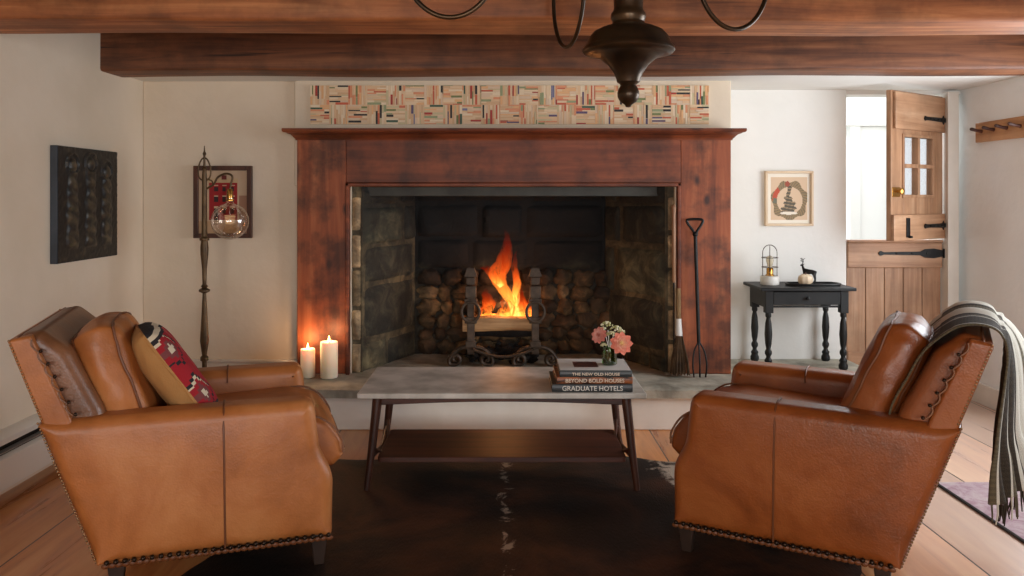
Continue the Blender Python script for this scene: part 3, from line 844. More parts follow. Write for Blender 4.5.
# small framed drawing on the entry wall
p2 = tag(empty('framed_drawing', (1.858, YBR-.002, 1.29)), 'small pale-framed drawing of a coiled snake above the black side table', 'picture')
frame_mb(.315, .36, .016, -.028, 0).build('frame', mat('pale_frame', s(214, 190, 160), s(200, 174, 142), rough=.5), p2, bevel=.003)
def snake(u, v):
    c = s(226, 218, 202)
    if .09 < u < .93 and .07 < v < .93:
        c = s(206, 178, 148)
        r = math.hypot((u-.52)/.40, (v-.46)/.37); a = math.atan2(v-.46, u-.52)
        if .74 < r < 1.04+.08*math.sin(a*7): c = s(142, 118, 84) if math.sin(a*40+r*20) > -.2 else s(112, 98, 74)
        if .74 < r < 1.0 and 2.4 < a < 3.3: c = s(178, 72, 48)
        if .74 < r < .95 and abs(a) > 3.0: c = s(104, 104, 86)
        w = .2*(1-(v-.22)/.5)
        w = (.19 if v < .34 else .15 if v < .44 else .10 if v < .54 else .05)*(1-.25*abs(math.sin(v*31)))
        if .22 < v < .76 and abs(u-.5-.02*math.sin(v*20)) < w: c = s(84, 76, 62) if math.sin(v*95+u*14) > -.5 else s(146, 122, 92)
        if math.hypot(u-.47, v-.79) < .055: c = s(150, 70, 50)
        if math.hypot((u-.5)/.2, (v-.21)/.03) < 1: c = s(222, 212, 196)
    return c
grid_art('drawing', .285, .33, 70, 80, snake, -.010, attrmat('drawing_paper', .7, 30, .02), p2)

# ------------------------------------------------------------------ floor lamp
fl_ = tag(empty('floor_lamp', (-1.672, 4.45, 0)), 'slender turned brass floor lamp with a big clear globe bulb', 'lamp')
b = MB(); b.lathe([(.14, 0), (.14, .012), (.125, .022), (.05, .035), (.025, .06), (.016, .09)], 32); b.build('base', M['brass'], fl_)
b = MB(); b.lathe([(.012, .08), (.012, .30), (.013, .385), (.022, .392), (.022, .41), (.013, .42), (.017, .45), (.024, .50), (.018, .60), (.011, .74), (.010, .765), (.03, .775), (.03, .785), (.012, .795), (.020, .803), (.011, .815), (.013, .9), (.021, .98), (.022, 1.02), (.018, 1.055), (.026, 1.06), (.026, 1.07), (.016, 1.08), (.014, 1.2), (.013, 1.42), (.010, 1.45), (.015, 1.46), (.006, 1.47), (.006, 1.53), (.010, 1.54), (.004, 1.555), (.002, 1.585)], 20); b.build('pole', M['brass'], fl_)
b = MB()
for sg in (-1, 1): b.tube(spline([(0, 0, 1.385), (sg*.03, 0, 1.41), (sg*.034, 0, 1.46), (sg*.018, 0, 1.505), (0, 0, 1.52)], 6), .0045, 8)
b.tube(spline([(0, 0, 1.34), (.05, 0, 1.37), (.075, 0, 1.41), (.12, 0, 1.43), (.155, 0, 1.415), (.147, 0, 1.37), (.142, 0, 1.34)], 6), .006, 8)
b.tube(spline([(.01, 0, 1.40), (.04, 0, 1.39), (.045, 0, 1.37), (.03, 0, 1.36)], 5), .004, 6)
b.build('arm', M['brass'], fl_)
b = MB(); b.lathe([(.012, 1.345), (.017, 1.335), (.017, 1.29), (.022, 1.285), (.022, 1.278)], 16, (.142, 0, 0)); b.build('socket', M['gold'], fl_)
def globe(r, cz, neck):
    P = []
    for i in range(20):
        a = -PI/2+(PI*.93)*i/19
        P.append((max(.0008, r*math.cos(a)), cz+r*math.sin(a)))
    P += [(neck, P[-1][1]+.012), (neck, P[-1][1]+.03)]
    return P
b = MB(); b.lathe(globe(.102, 1.165, .018), 36, (.142, 0, 0)); bu = b.build('globe_bulb', M['bulb'], fl_)
b = MB(); P = []
for i in range(90):
    a = i*.42; P.append((.142+.03*math.cos(a)*(1-.3*i/90), .03*math.sin(a), 1.20-.05*i/90))
b.tube(P, .0012, 5); b.build('filament', emit('filament', (1, .6, .3, 1), .6), bu)
b = MB(); b.tube([(.142, 0, 1.16), (.142, 0, 1.28)], .003, 6); b.build('filament_stem', M['glass'], bu)

# ------------------------------------------------------------------ baseboard heater on the left wall
hx = XL
ht = tag(empty('baseboard_heater', (hx, 3.2, .03)), 'long cream metal baseboard heater along the left wall', 'heater')
def hp(pts, name, m): b = MB(); b.prism(pts, -2.4, 1.2, lambda a, c, h: (a, h, c)); b.build(name, m, ht, bevel=.002)
hp([(0, .255), (.05, .255), (.070, .240), (.070, .215), (.062, .215), (.062, .235), (0, .235)], 'top_cover', M['enamel'])
hp([(.060, .172), (.082, .160), (.082, .03), (.074, .03), (.074, .155), (.056, .166)], 'front_panel', M['enamel'])
hp([(0, .235), (.004, .235), (.004, 0), (0, 0)], 'back_plate', M['enamel'])
hp([(.004, .212), (.045, .212), (.045, .02), (.004, .02)], 'fins', M['iron'])
hp([(.050, .190), (.072, .184), (.072, .179), (.048, .184)], 'damper', mat('heater_damper', s(150, 145, 138), rough=.35, metal=.4))

# ------------------------------------------------------------------ the dutch door
DX0, DX1, DY = 2.243, 2.875, 5.275
b = MB(); b.box(DX1+.005, DX1+.075, 5.20, 5.44, 0, 1.985); b.build('x', M['white_paint'])
o = bpy.data.objects['x']; o.name = 'trim_1'; o['kind'] = 'structure'
d2 = empty('door_2', (DX1, DY, 0)); tag(d2, 'closed lower half of the pale oak plank stable door', kind='structure')
b = MB(); w = DX1-DX0-.01; np_ = 5
for i in range(np_): b.box(-w+i*w/np_+.002, -w+(i+1)*w/np_-.002, 0, .03, .02, 1.0)
b.build('planks', M['oak_v'], d2, bevel=.003)
b = MB(); b.box(-w, 0, -.02, 0, .835, 1.0); b.build('top_rail', M['oak_h'], d2, bevel=.005)
b = MB(); b.box(-w, 0, -.02, 0, .02, .28); b.build('bottom_rail', M['oak_h'], d2, bevel=.005)
b = MB(); b.box(-w, 0, -.03, .04, 1.0, 1.018); b.build('ledge', M['oak_h'], d2, bevel=.004)
def strap(parent, L_, z, big=True, y=-.022):
    b = MB()
    pts = round_poly([(.0, -.02), (-.06, -.032), (-.12, -.028), (-.15, -.012), (-L_+.04, -.008), (-L_+.02, -.018), (-L_, 0), (-L_+.02, .018), (-L_+.04, .008), (-.15, .012), (-.12, .028), (-.06, .032), (0, .02)], .01, 3, .05) if big else \
          [(0, -.014), (-.03, -.014), (-.04, -.03), (-.05, -.014), (-L_+.03, -.011), (-L_, -.015), (-L_-.012, 0), (-L_, .015), (-L_+.03, .011), (-.05, .014), (-.04, .03), (-.03, .014), (0, .014)]
    b.prism(pts, y-.006, y, lambda a, c, h: (a, h, c+z))
    k = 3 if big else 4
    for i in range(k): b.ball((-L_*(.25+.7*i/k), y-.006, z), .006, 8, 6)
    b.tube([(.008, y-.006, z-.03), (.008, y-.006, z+.03)], .012, 8)
    b.box(.01, .05, y-.01, y, z-.022, z+.022)
    return b.build('strap_hinge', M['iron'], parent, bevel=.001)
strap(d2, .43, .93)
d1 = empty('door_1', (DX1, DY-.02, 0), rz=math.radians(35)); tag(d1, 'open upper half of the oak stable door with a four-pane window', kind='structure')
z0, z1 = 1.03, 1.958; ww = .625
wx0, wx1, wa, wb = -.48, -.14, 1.315, 1.675
b = MB()
b.box(-ww, wx0, 0, .032, z0, z1); b.box(wx1, 0, 0, .032, z0, z1); b.box(wx0, wx1, 0, .032, z0, wa); b.box(wx0, wx1, 0, .032, wb, z1)
b.build('planks', M['oak_v'], d1, bevel=.003)
b = MB(); b.box(-ww+.02, 0, -.02, 0, 1.72, z1-.01); b.build('top_rail', M['oak_h'], d1, bevel=.004)
b = MB(); b.box(-ww, 0, -.02, 0, z0, 1.19); b.build('bottom_rail', M['oak_h'], d1, bevel=.004)
b = MB()
for x0, x1, a, c in ((wx0-.02, wx0, wa-.02, wb+.02), (wx1, wx1+.02, wa-.02, wb+.02), (wx0, wx1, wa-.02, wa), (wx0, wx1, wb, wb+.02), ((wx0+wx1)/2-.012, (wx0+wx1)/2+.012, wa, wb), (wx0, wx1, (wa+wb)/2-.012, (wa+wb)/2+.012)):
    b.box(x0, x1, -.008, .036, a, c)
wf = b.build('window_frame', M['oak_v'], d1, bevel=.002)
b = MB(); b.box(wx0, wx1, .013, .018, wa, wb); b.build('pane', M['glass'], wf)
strap(d1, .27, 1.80, False); strap(d1, .27, 1.115, False)
b = MB(); b.box(-.49, -.455, -.03, -.02, 1.05, 1.17); b.box(-.482, -.462, -.05, -.028, 1.045, 1.06); b.build('bolt_bracket', M['iron'], d1, bevel=.003)
b = MB(); b.lathe([(.018, 0), (.02, .004), (.009, .008), (.009, .03), (.02, .036), (.022, .045), (.012, .054), (.001, .055)], 16); k = b.build('knob', M['gold'], d1); k.location = (-ww+.05, 0, 1.335); k.rotation_euler = (PI/2, 0, 0)
b = MB(); b.box(-ww+.01, -ww+.10, -.004, 0, 1.30, 1.36); b.build('lock_plate', M['gold'], d1, bevel=.002)

# peg rail
pr = tag(empty('peg_rail', (XR, 4.4, 1.705)), 'pale wooden coat rail with turned pegs on the right wall', 'coat rail')
b = MB(); b.box(-.02, 0, .14, .67, -.062, .062); b.build('board', M['oak_y'], pr, bevel=.004)
for i in range(4):
    b = MB(); b.tube([(-.02, 0, 0), (-.05, 0, .005), (-.085, 0, .014), (-.092, 0, .016)], [.012, .009, .011, .007], 12)
    o = b.build('peg', M['walnut'], pr) if i == 0 else o.copy()
    if i: COL.objects.link(o); o.parent = pr
    o.location = (0, .60-i*.125, .005)

# ------------------------------------------------------------------ black side table and what stands on it
st = tag(empty('side_table', (1.848, 5.05, HZ)), 'small black side table with turned legs and one drawer', 'side table')
TZ = .51
b = MB(); b.box(-.29, .29, -.19, .185, TZ-.02, TZ); b.build('tabletop', M['black_paint'], st, bevel=.004)
b = MB()
b.box(-.255, -.24, -.15, .15, TZ-.125, TZ-.02); b.box(.24, .255, -.15, .15, TZ-.125, TZ-.02); b.box(-.24, .24, .14, .15, TZ-.125, TZ-.02)
b.box(-.24, .24, -.15, -.14, TZ-.125, TZ-.112); b.build('apron', M['black_paint'], st, bevel=.002)
b = MB(); b.box(-.205, .205, -.158, -.138, TZ-.108, TZ-.026); dr = b.build('drawer', M['black_paint'], st, bevel=.003)
b = MB(); b.lathe([(.006, 0), (.006, .008), (.012, .014), (.010, .022), (.001, .025)], 14); k = b.build('knob', M['iron'], dr); k.location = (0, -.158, TZ-.066); k.rotation_euler = (PI/2, 0, 0)
legp = [(.018, 0), (.027, .012), (.027, .03), (.020, .045), (.024, .06), (.014, .075), (.013, .085), (.021, .10), (.021, .115), (.013, .13), (.019, .16), (.023, .22), (.019, .285), (.012, .32), (.018, .33), (.018, .345), (.013, .355)]
lg = None
for x, y in ((-.23, -.135), (.23, -.135), (-.23, .135), (.23, .135)):
    if lg is None:
        b = MB(); b.lathe(legp, 18); b.box(-.024, .024, -.024, .024, .352, TZ-.02); lg = b.build('leg', M['black_paint'], st, bevel=.002); o = lg
    else: o = lg.copy(); COL.objects.link(o); o.parent = st
    o.location = (x, y, 0)
TT = HZ+TZ
cl = tag(empty('cage_lamp', (1.675, 5.06, TT)), 'small lamp with wire cage, brass socket and white marble base', 'lamp')
b = MB(); b.lathe([(.055, 0), (.058, .004), (.058, .05), (.055, .055), (.001, .056)], 28); b.build('marble_base', M['marble'], cl)
b = MB(); b.lathe([(.028, .055), (.028, .06), (.021, .065), (.021, .10), (.017, .105)], 18); b.build('socket', M['gold'], cl)
b = MB(); b.lathe([(.012, .105), (.018, .13), (.024, .15), (.02, .175), (.001, .185)], 18); b.build('bulb', mat('frosted_bulb', s(240, 226, 196), rough=.2, Transmission_Weight=.5), cl)
b = MB()
for i in range(3):
    a = PI*i/3+.2; c_, s_ = math.cos(a), math.sin(a)
    b.tube([(c_*.05, s_*.05, .056), (c_*.05, s_*.05, .20)]+[(c_*.05*math.cos(q), s_*.05*math.cos(q), .20+.05*math.sin(q)) for q in [PI*k/12 for k in range(1, 12)]]+[(-c_*.05, -s_*.05, .20), (-c_*.05, -s_*.05, .056)], .0022, 6)
for z in (.11, .17): b.tube([(.05*math.cos(q), .05*math.sin(q), z) for q in [2*PI*k/24 for k in range(24)]], .0022, 6, closed=True)
b.build('cage', M['bronze'], cl)
b = MB(); rim = [(.165*math.copysign(abs(math.cos(a))**.7, math.cos(a)), .075*math.copysign(abs(math.sin(a))**.7, math.sin(a))) for a in [2*PI*k/40 for k in range(40)]]
b.prism(rim, 0, .006); b.tube([(x, y, .011) for x, y in rim], .006, 8, closed=True)
tr_ = b.build('tray', M['iron']); tr_.location = (1.925, 5.0, TT); tag(tr_, 'low dark oval tray on the black side table', 'tray')
b = MB(); b.lathe([(.004, .004), (.03, .002), (.043, .018), (.046, .034), (.040, .054), (.02, .066), (.006, .064)], 40, flute=.05, nf=8)
pk = b.build('pumpkin', mat('cream_pumpkin', s(226, 208, 180), s(206, 180, 148), rough=.55, scale=12)); pk.location = (1.872, 4.985, TT+.006)
tag(pk, 'small cream pumpkin ornament in front of the deer figurine', 'ornament')
b = MB(); b.tube([(0, 0, .06), (.003, 0, .078)], [.005, .003], 6); b.build('stem', M['walnut'], pk)
dm = MB()   # deer figurine: one body surface grown by a skin modifier
verts = [(0, 0, .1), (.035, 0, .105), (.066, 0, .103), (-.03, 0, .102), (-.045, 0, .135), (-.05, 0, .158), (-.072, 0, .152)]
edges = [(0, 1), (1, 2), (0, 3), (3, 4), (4, 5), (5, 6)]; rad = [.021, .019, .020, .021, .012, .011, .006]
def ch(par, pts, rs):
    p = par
    for q, r in zip(pts, rs): verts.append(q); rad.append(r); edges.append((p, len(verts)-1)); p = len(verts)-1
ch(3, [(-.035, .012, .075), (-.034, .013, .04), (-.036, .013, .004)], [.009, .006, .005]); ch(3, [(-.03, -.012, .075), (-.028, -.013, .04), (-.03, -.013, .004)], [.009, .006, .005])
ch(2, [(.066, .012, .075), (.074, .013, .045), (.068, .013, .004)], [.012, .006, .005]); ch(2, [(.062, -.012, .075), (.07, -.013, .045), (.064, -.013, .004)], [.012, .006, .005])
ch(2, [(.088, 0, .108)], [.005])
me = bpy.data.meshes.new('deer_figurine'); me.from_pydata(verts, edges, []); dr_ = bpy.data.objects.new('deer_figurine', me); COL.objects.link(dr_)
sk = dr_.modifiers.new('skin', 'SKIN'); sk.use_smooth_shade = True
for i, r in enumerate(rad): me.skin_vertices[0].data[i].radius = (r, r)
me.skin_vertices[0].data[0].use_root = True
ss = dr_.modifiers.new('sub', 'SUBSURF'); ss.levels = 1; ss.render_levels = 2
me.materials.append(M['iron']); dr_.location = (1.905, 5.035, TT+.006); dr_.rotation_euler = (0, 0, -.5); dr_.scale = (.62, .7, .75)
tag(dr_, 'small dark metal deer figurine with antlers on the tray', 'figurine')
b = MB()
for sg in (-1, 1):
    b.tube(spline([(-.052, sg*.006, .165), (-.045, sg*.022, .18), (-.05, sg*.03, .20), (-.065, sg*.022, .215)], 5), .0028, 6)
    b.tube([(-.047, sg*.024, .186), (-.068, sg*.026, .195)], .002, 5); b.tube([(-.05, sg*.029, .199), (-.03, sg*.026, .212)], .002, 5)
    b.tube([(-.045, sg*.008, .16), (-.036, sg*.02, .166)], [.005, .002], 6)
b.build('antlers', M['iron'], dr_)

# ------------------------------------------------------------------ chandelier
cx, cy = .37, 2.4
chn = tag(empty('chandelier', (cx, cy, 1.5)), 'dark bronze chandelier with a turned urn body and curling arms', 'chandelier')
z_ = lambda y: 1.3+(197-y)*.003-1.5
b = MB()
b.lathe([(.001, z_(107.5)), (.008, z_(107)), (.010, z_(105)), (.024, z_(102)), (.032, z_(97)), (.033, z_(93)), (.028, z_(88)), (.022, z_(85.5)), (.026, z_(84)), (.034, z_(82)), (.036, z_(79)), (.042, z_(74)), (.060, z_(65)), (.085, z_(58)), (.112, z_(55)), (.132, z_(53.5)), (.138, z_(51)), (.137, z_(48.5)), (.130, z_(46)), (.126, z_(44)), (.120, z_(38)), (.104, z_(32)), (.080, z_(28)), (.060, z_(26)), (.050, z_(25)), (.047, z_(22)), (.052, z_(18)), (.052, z_(14)), (.045, z_(11)), (.043, z_(8)), (.044, z_(0)), (.050, z_(-20)), (.062, z_(-30)), (.062, z_(-40)), (.045, z_(-48)), (.02, z_(-60)), (.012, z_(-70))], 40)
b.build('body', M['bronze'], chn)
b = MB(); b.tube([(0, 0, z_(-68)), (0, 0, ZC-1.5)], .008, 8); b.lathe([(.06, ZC-1.5-.001), (.055, ZC-1.5-.02), (.02, ZC-1.5-.03)], 20); b.build('stem', M['bronze'], chn)
for k, (deg, rho) in enumerate(((180, .535), (107, .49), (25, .40), (-47, .47), (-120, .47))):
    a = math.radians(deg); c_, s_ = math.cos(a), math.sin(a)
    zl = 1.839-1.5; wq, hq = .15, .20
    pr_ = [(.05, .56), (.12, .585), (rho-wq-.06, .60), (rho-wq-.01, .575)]+[(rho-wq*math.cos(q), zl+hq*(1-math.sin(q))) for q in [PI*j/12 for j in range(13)]]+[(rho+wq, zl+hq+.03)]
    P = spline([(r*c_, r*s_, z) for r, z in pr_], 8)
    b = MB(); b.tube(P, .0075, 10); am = b.build('arm', M['bronze'], chn)
    ex, ey, ez = (rho+wq)*c_, (rho+wq)*s_, zl+hq+.03
    b = MB(); b.lathe([(.008, 0), (.03, .006), (.034, .012), (.014, .018), (.016, .03)], 18, (ex, ey, ez)); b.build('candle_cup', M['bronze'], am)
    b = MB(); b.lathe([(.012, .02), (.012, .10), (.001, .10)], 14, (ex, ey, ez)); b.build('candle_sleeve', M['white'], am)

# ------------------------------------------------------------------ coffee table
ct = tag(empty('coffee_table', (-.014, 3.775, 0)), 'low walnut coffee table with a pale grey marble top and lower shelf', 'coffee table')
b = MB(); b.box(-.634, .634, -.275, .275, .416, .44); b.build('marble_top', M['marble'], ct, bevel=.004)
b = MB()
for y in (-.225, .225):   # long rails with an arched lower edge
    n = 16; pts = [(-.555+1.11*i/n, .378+.016*math.sin(PI*i/n)) for i in range(n+1)]+[(.555, .414), (-.555, .414)]
    b.prism(pts, y-.011, y+.011, lambda a, c, h: (a, h, c))
for x in (-.545, .545): b.box(x-.011, x+.011, -.225, .225, .38, .414)
b.build('apron', M['walnut'], ct, bevel=.003)
for sx_, sy_ in ((-1, -1), (1, -1), (-1, 1), (1, 1)):
    b = MB(); b.tube([(sx_*.55, sy_*.232, .414), (sx_*.572, sy_*.244, .2), (sx_*.597, sy_*.256, 0)], [.022, .018, .013], 4+8); b.build('leg', M['walnut_v'], ct)
b = MB(); pts = round_poly([(-.555, -.215), (.555, -.215), (.555, .215), (-.555, .215)], .02, 4); b.prism(pts, .118, .142); b.build('shelf', M['walnut'], ct, bevel=.003)
for sx_ in (-1, 1):
    b = MB(); b.tube([(sx_*.578, -.244, .15), (sx_*.562, 0, .13), (sx_*.578, .244, .15)], .010, 8)
    b.tube([(sx_*.572, -.24, .19), (sx_*.55, -.1, .13)], .008, 8); b.tube([(sx_*.572, .24, .19), (sx_*.55, .1, .13)], .008, 8)
    b.build('stretcher', M['walnut_v'], ct)

# books
def book(x, y, z, w, d, h, rz, cover, title, tcol, label, tsize, spinecol=None, tsx=1.0):
    o = tag(empty('book', (x, y, z), rz=rz), label, 'book', 'books stacked on the coffee table')
    b = MB(); cth = .0035
    b.box(-w/2, w/2, -d/2, d/2, 0, cth); b.box(-w/2, w/2, -d/2, d/2, h-cth, h)
    n = 6; pts = [(-d/2+.004, 0)]+[(-d/2-.004*math.sin(PI*i/n), h*i/n) for i in range(n+1)]+[(-d/2+.004, h)]
    b.prism(pts, -w/2, w/2, lambda a, c, hh: (hh, a, c))
    b.build('cover', cover, o, bevel=.0012)
    b = MB(); b.box(-w/2+.005, w/2-.005, -d/2+.003, d/2-.005, cth, h-cth); b.build('pages', M['paper'], o)
    text('title_lettering', title, tsize, tcol, o, (.0, -d/2-.0052, h*.47), (PI/2, 0, 0), sx=tsx)
    return o
bk = mat('charcoal_cover', s(42, 46, 48), s(56, 60, 62), rough=.4, scale=20)
ob = mat('photo_spine', s(60, 42, 34), s(176, 104, 62), rough=.45, scale=16, stretch=(1, 1, 3), lo=.4, hi=.6)
tw_, to_ = mat('white_ink', s(226, 222, 212), rough=.5), mat('cream_ink', s(236, 216, 190), rough=.5)
z0b = .4405
book(.385, 3.66, z0b, .355, .27, .034, 0, bk, 'GRADUATE HOTELS', tw_, 'dark book with large white capitals on its spine, bottom of the stack', .030, tsx=.98)
book(.395, 3.665, z0b+.0345, .335, .265, .030, .01, ob, 'BEYOND BOLD HOUSES', to_, 'orange and brown book in the middle of the stack', .024, tsx=1.0)
tb = book(.402, 3.66, z0b+.065, .318, .262, .028, -.01, mat('slate_cover', s(58, 62, 64), s(70, 74, 74), rough=.4), 'THE NEW OLD HOUSE', to_, 'book with white cover and grey spine, top of the stack', .017, tsx=1.2)
zt = z0b+.093
b = MB(); b.box(-.157, .157, -.120, .128, .0281, .0287); b.build('cover_print', M['white'], tb)
def patch(u, v):
    n = noise.noise(Vector((u*5, v*5, 1))); return s(88, 52, 48) if n > -.1 else s(120, 78, 66)
b = MB(); b.grid(lambda u, v: (-.09+.11*u, -.06+.12*v, .029), 12, 12, patch); b.build('cover_picture', attrmat('cover_photo', .4, 30, .02), tb)

# vase and flowers
vx, vy = .478, 3.66
va = tag(empty('bud_vase', (vx, vy, zt+.0015)), 'small green glass jar of coral and cream flowers on the top book', 'vase')
b = MB(); b.lathe([(.001, .001), (.030, 0), (.034, .004), (.035, .012), (.033, .05), (.031, .07), (.033, .083), (.030, .083), (.028, .07), (.030, .05), (.031, .012), (.001, .006)], 28); b.build('jar', M['green_glass'], va)
b = MB(); b.lathe([(.001, .008), (.029, .009), (.029, .05), (.001, .05)], 20); b.build('water', mat('green_water', s(70, 92, 44), s(96, 120, 60), rough=.1, scale=20, Transmission_Weight=.5), va)
stem = mat('stem_green', s(60, 84, 40), s(84, 108, 52), rough=.6)
heads = {'coral_dahlia': (.045, -.055, .105), 'pink_dahlia': (-.048, -.02, .135), 'umbel': (.0, 0, .16)}
b = MB()
for (x, y, z) in heads.values(): b.tube(spline([(x*-.2, y*-.2, .012), (x*.2, y*.2, .07), (x, y+.01, z)], 5), .002, 6)
for k in range(5):
    a = k*1.3; b.tube([(0, 0, .02), (.012*math.cos(a), .012*math.sin(a), .08)], .0018, 5)
    b.grid(lambda u, v: (.02*math.cos(a)+(u*.045)*math.cos(a)-(v-.5)*.02*math.sin(PI*u)*math.sin(a), .02*math.sin(a)+(u*.045)*math.sin(a)+(v-.5)*.02*math.sin(PI*u)*math.cos(a), .085+.01*math.sin(PI*u)), 6, 3)
b.build('stems', stem, va)
def dahlia(b, c, face, R_, nl, rings, cols):
    f = Vector(face).normalized(); up = Vector((0, 0, 1)); rt = up.cross(f).normalized(); u2 = f.cross(rt)
    for ri in range(rings):
        n = nl-ri; rad_ = R_*(1-.22*ri); lift = .2+.26*ri
        for k in range(n):
            a = 2*PI*(k+.5*ri)/n+R.uniform(-.1, .1); d = rt*math.cos(a)+u2*math.sin(a); sd = f.cross(d)
            cc = cols[ri % len(cols)]
            def fn(u, v):
                w = rad_*.32*math.sin(PI*min(1, u*.93+.05))**.8
                q = Vector(c)+d*(rad_*u*(1-.25*lift*u))+f*(lift*rad_*.55*u+.012*(v-.5)**2*4*(1-u)+.003*ri)+sd*((v-.5)*2*w)
                return tuple(q)
            b.grid(fn, 7, 4, lambda u, v: cc)
b = MB(); dahlia(b, heads['coral_dahlia'], (.1, -1, .25), .056, 9, 4, [s(238, 138, 112), s(242, 156, 130), s(246, 178, 150), s(250, 204, 160)])
b.ball(tuple(Vector(heads['coral_dahlia'])+Vector((0, -.012, .004))), .009, 8, 6, col=s(240, 200, 130))
pm = attrmat('petals', .6, 60, .1, Subsurface_Weight=.0); b.build('coral_flower', pm, va)
b = MB(); dahlia(b, heads['pink_dahlia'], (-.5, -.7, .35), .042, 10, 4, [s(222, 140, 126), s(228, 156, 140), s(234, 172, 156), s(226, 150, 132)]); b.build('pink_flower', pm, va)
b = MB(); rr = random.Random(2)
for (cx_, cy_, cz_, r_) in ((-.012, 0, .185, .026), (.03, .0, .165, .026), (.005, -.02, .145, .022), (-.03, .0, .165, .018), (.055, 0, .155, .016), (-.03, -.04, .10, .014)):
    b.tube([(0, 0, .06), (cx_*.6, cy_, cz_-.03)], .0015, 5)
    for k in range(26):
        a = rr.uniform(0, 2*PI); ph = rr.uniform(0, 1.4); x = cx_+r_*math.sin(ph)*math.cos(a); y = cy_+r_*math.sin(ph)*math.sin(a); z = cz_+r_*.7*math.cos(ph)-.01
        b.ball((x, y, z), rr.uniform(.0035, .0055), 6, 4, col=rr.choice([s(214, 210, 164), s(228, 226, 196), s(178, 180, 120)]))
b.build('cream_umbels', pm, va)

# ------------------------------------------------------------------ rugs
hide = tag(MB(), ) if False else None
b = MB()
def hide_edge(a):
    r = 1+.07*math.sin(a*3+.5)+.06*math.sin(a*5+1)+.035*math.sin(a*9)+.02*math.sin(a*17)
    x = 1.30*math.copysign(abs(math.cos(a))**.75, math.cos(a))*r; y = .98*math.copysign(abs(math.sin(a))**.75, math.sin(a))*r
    return x, y
n = 120; rings = 14; vs = [(0, 0, .012)]; fs = []
for k in range(1, rings+1):
    q = k/rings
    for i in range(n):
        x, y = hide_edge(2*PI*i/n); z = .012+.004*noise.noise(Vector((x*q*4, y*q*4, 0)))
        if k == rings: z = .002
        vs.append((x*q, y*q, z))
for i in range(n): fs.append((0, 1+i, 1+(i+1) % n))
for k in range(rings-1):
    for i in range(n): fs.append((1+k*n+i, 1+(k+1)*n+i, 1+(k+1)*n+(i+1) % n, 1+k*n+(i+1) % n))
b.add(vs, fs)
m_, t = nt('cowhide'); v = coords(t); n1 = noise_(t, v, 1.5, 5, .6, .6); n2 = noise_(t, coords(t, (60, 14, 20)), 3, 3)
col = ramp(t, n1, [(.34, s(14, 12, 11)), (.45, s(36, 24, 18)), (.58, s(74, 44, 28)), (.68, s(34, 24, 19))])
mp = nd(t, 'ShaderNodeMapping'); mp.inputs['Scale'].default_value = (3.3, .85, 1); tc = nd(t, 'ShaderNodeTexCoord'); t.links.new(tc.outputs['Object'], mp.inputs[0])
sp = nd(t, 'ShaderNodeSeparateXYZ'); t.links.new(tc.outputs['Object'], sp.inputs[0])
nn2 = noise_(t, v, 6, 5, .7, .8)
spine = math_(t, 'MULTIPLY', math_(t, 'SUBTRACT', 1.0, math_(t, 'MINIMUM', 1.0, math_(t, 'MULTIPLY', math_(t, 'ABSOLUTE', math_(t, 'ADD', sp.outputs[0], .02)), 4.2))), nn2)
belly = math_(t, 'MULTIPLY', math_(t, 'SUBTRACT', 1.0, math_(t, 'MINIMUM', 1.0, math_(t, 'MULTIPLY', math_(t, 'ABSOLUTE', math_(t, 'SUBTRACT', sp.outputs[0], .78)), 2.8))), nn2)
ysel = math_(t, 'GREATER_THAN', sp.outputs[1], .45)
wht = math_(t, 'MAXIMUM', ramp(t, spine, [(.49, (0, 0, 0, 1)), (.56, (1, 1, 1, 1))]), math_(t, 'MULTIPLY', ysel, ramp(t, belly, [(.38, (0, 0, 0, 1)), (.46, (1, 1, 1, 1))])))
col = mixc(t, wht, col, s(176, 160, 142))
finish(t, col, .6, 0, n2, .5, .006, Specular_IOR_Level=.22)
o = b.build('cowhide_rug', m_, angle=80); o.location = (.02, 3.10, .001)
tag(o, 'dark brown and white cowhide rug under the coffee table', 'rug')
b = MB(); b.box(1.95, 2.93, 1.3, 3.62, .001, .010)
m_, t = nt('faded_rug'); v = coords(t); n1 = noise_(t, v, 14, 6, .7, 1.0); n2 = noise_(t, v, 60, 3, .6)
vo = nd(t, 'ShaderNodeTexVoronoi', Scale=9.0); t.links.new(v, vo.inputs['Vector'])
col = ramp(t, n1, [(.35, s(128, 96, 108)), (.5, s(176, 158, 160)), (.62, s(198, 190, 180)), (.72, s(140, 140, 134))])
col = mixc(t, ramp(t, vo.outputs['Distance'], [(.2, (0, 0, 0, 1)), (.3, (.45, .45, .45, 1))]), s(150, 120, 128), col)
finish(t, col, .95, 0, n2, .6, .004)
o = b.build('vintage_rug', m_); tag(o, 'faded pink and grey patterned rug on the floor at the right', 'rug')
b = MB()
for x in (1.95,): b.tube([(x, 1.3, .006), (x, 3.62, .006)], .007, 6)
b.build('binding', M['black_paint'], o)

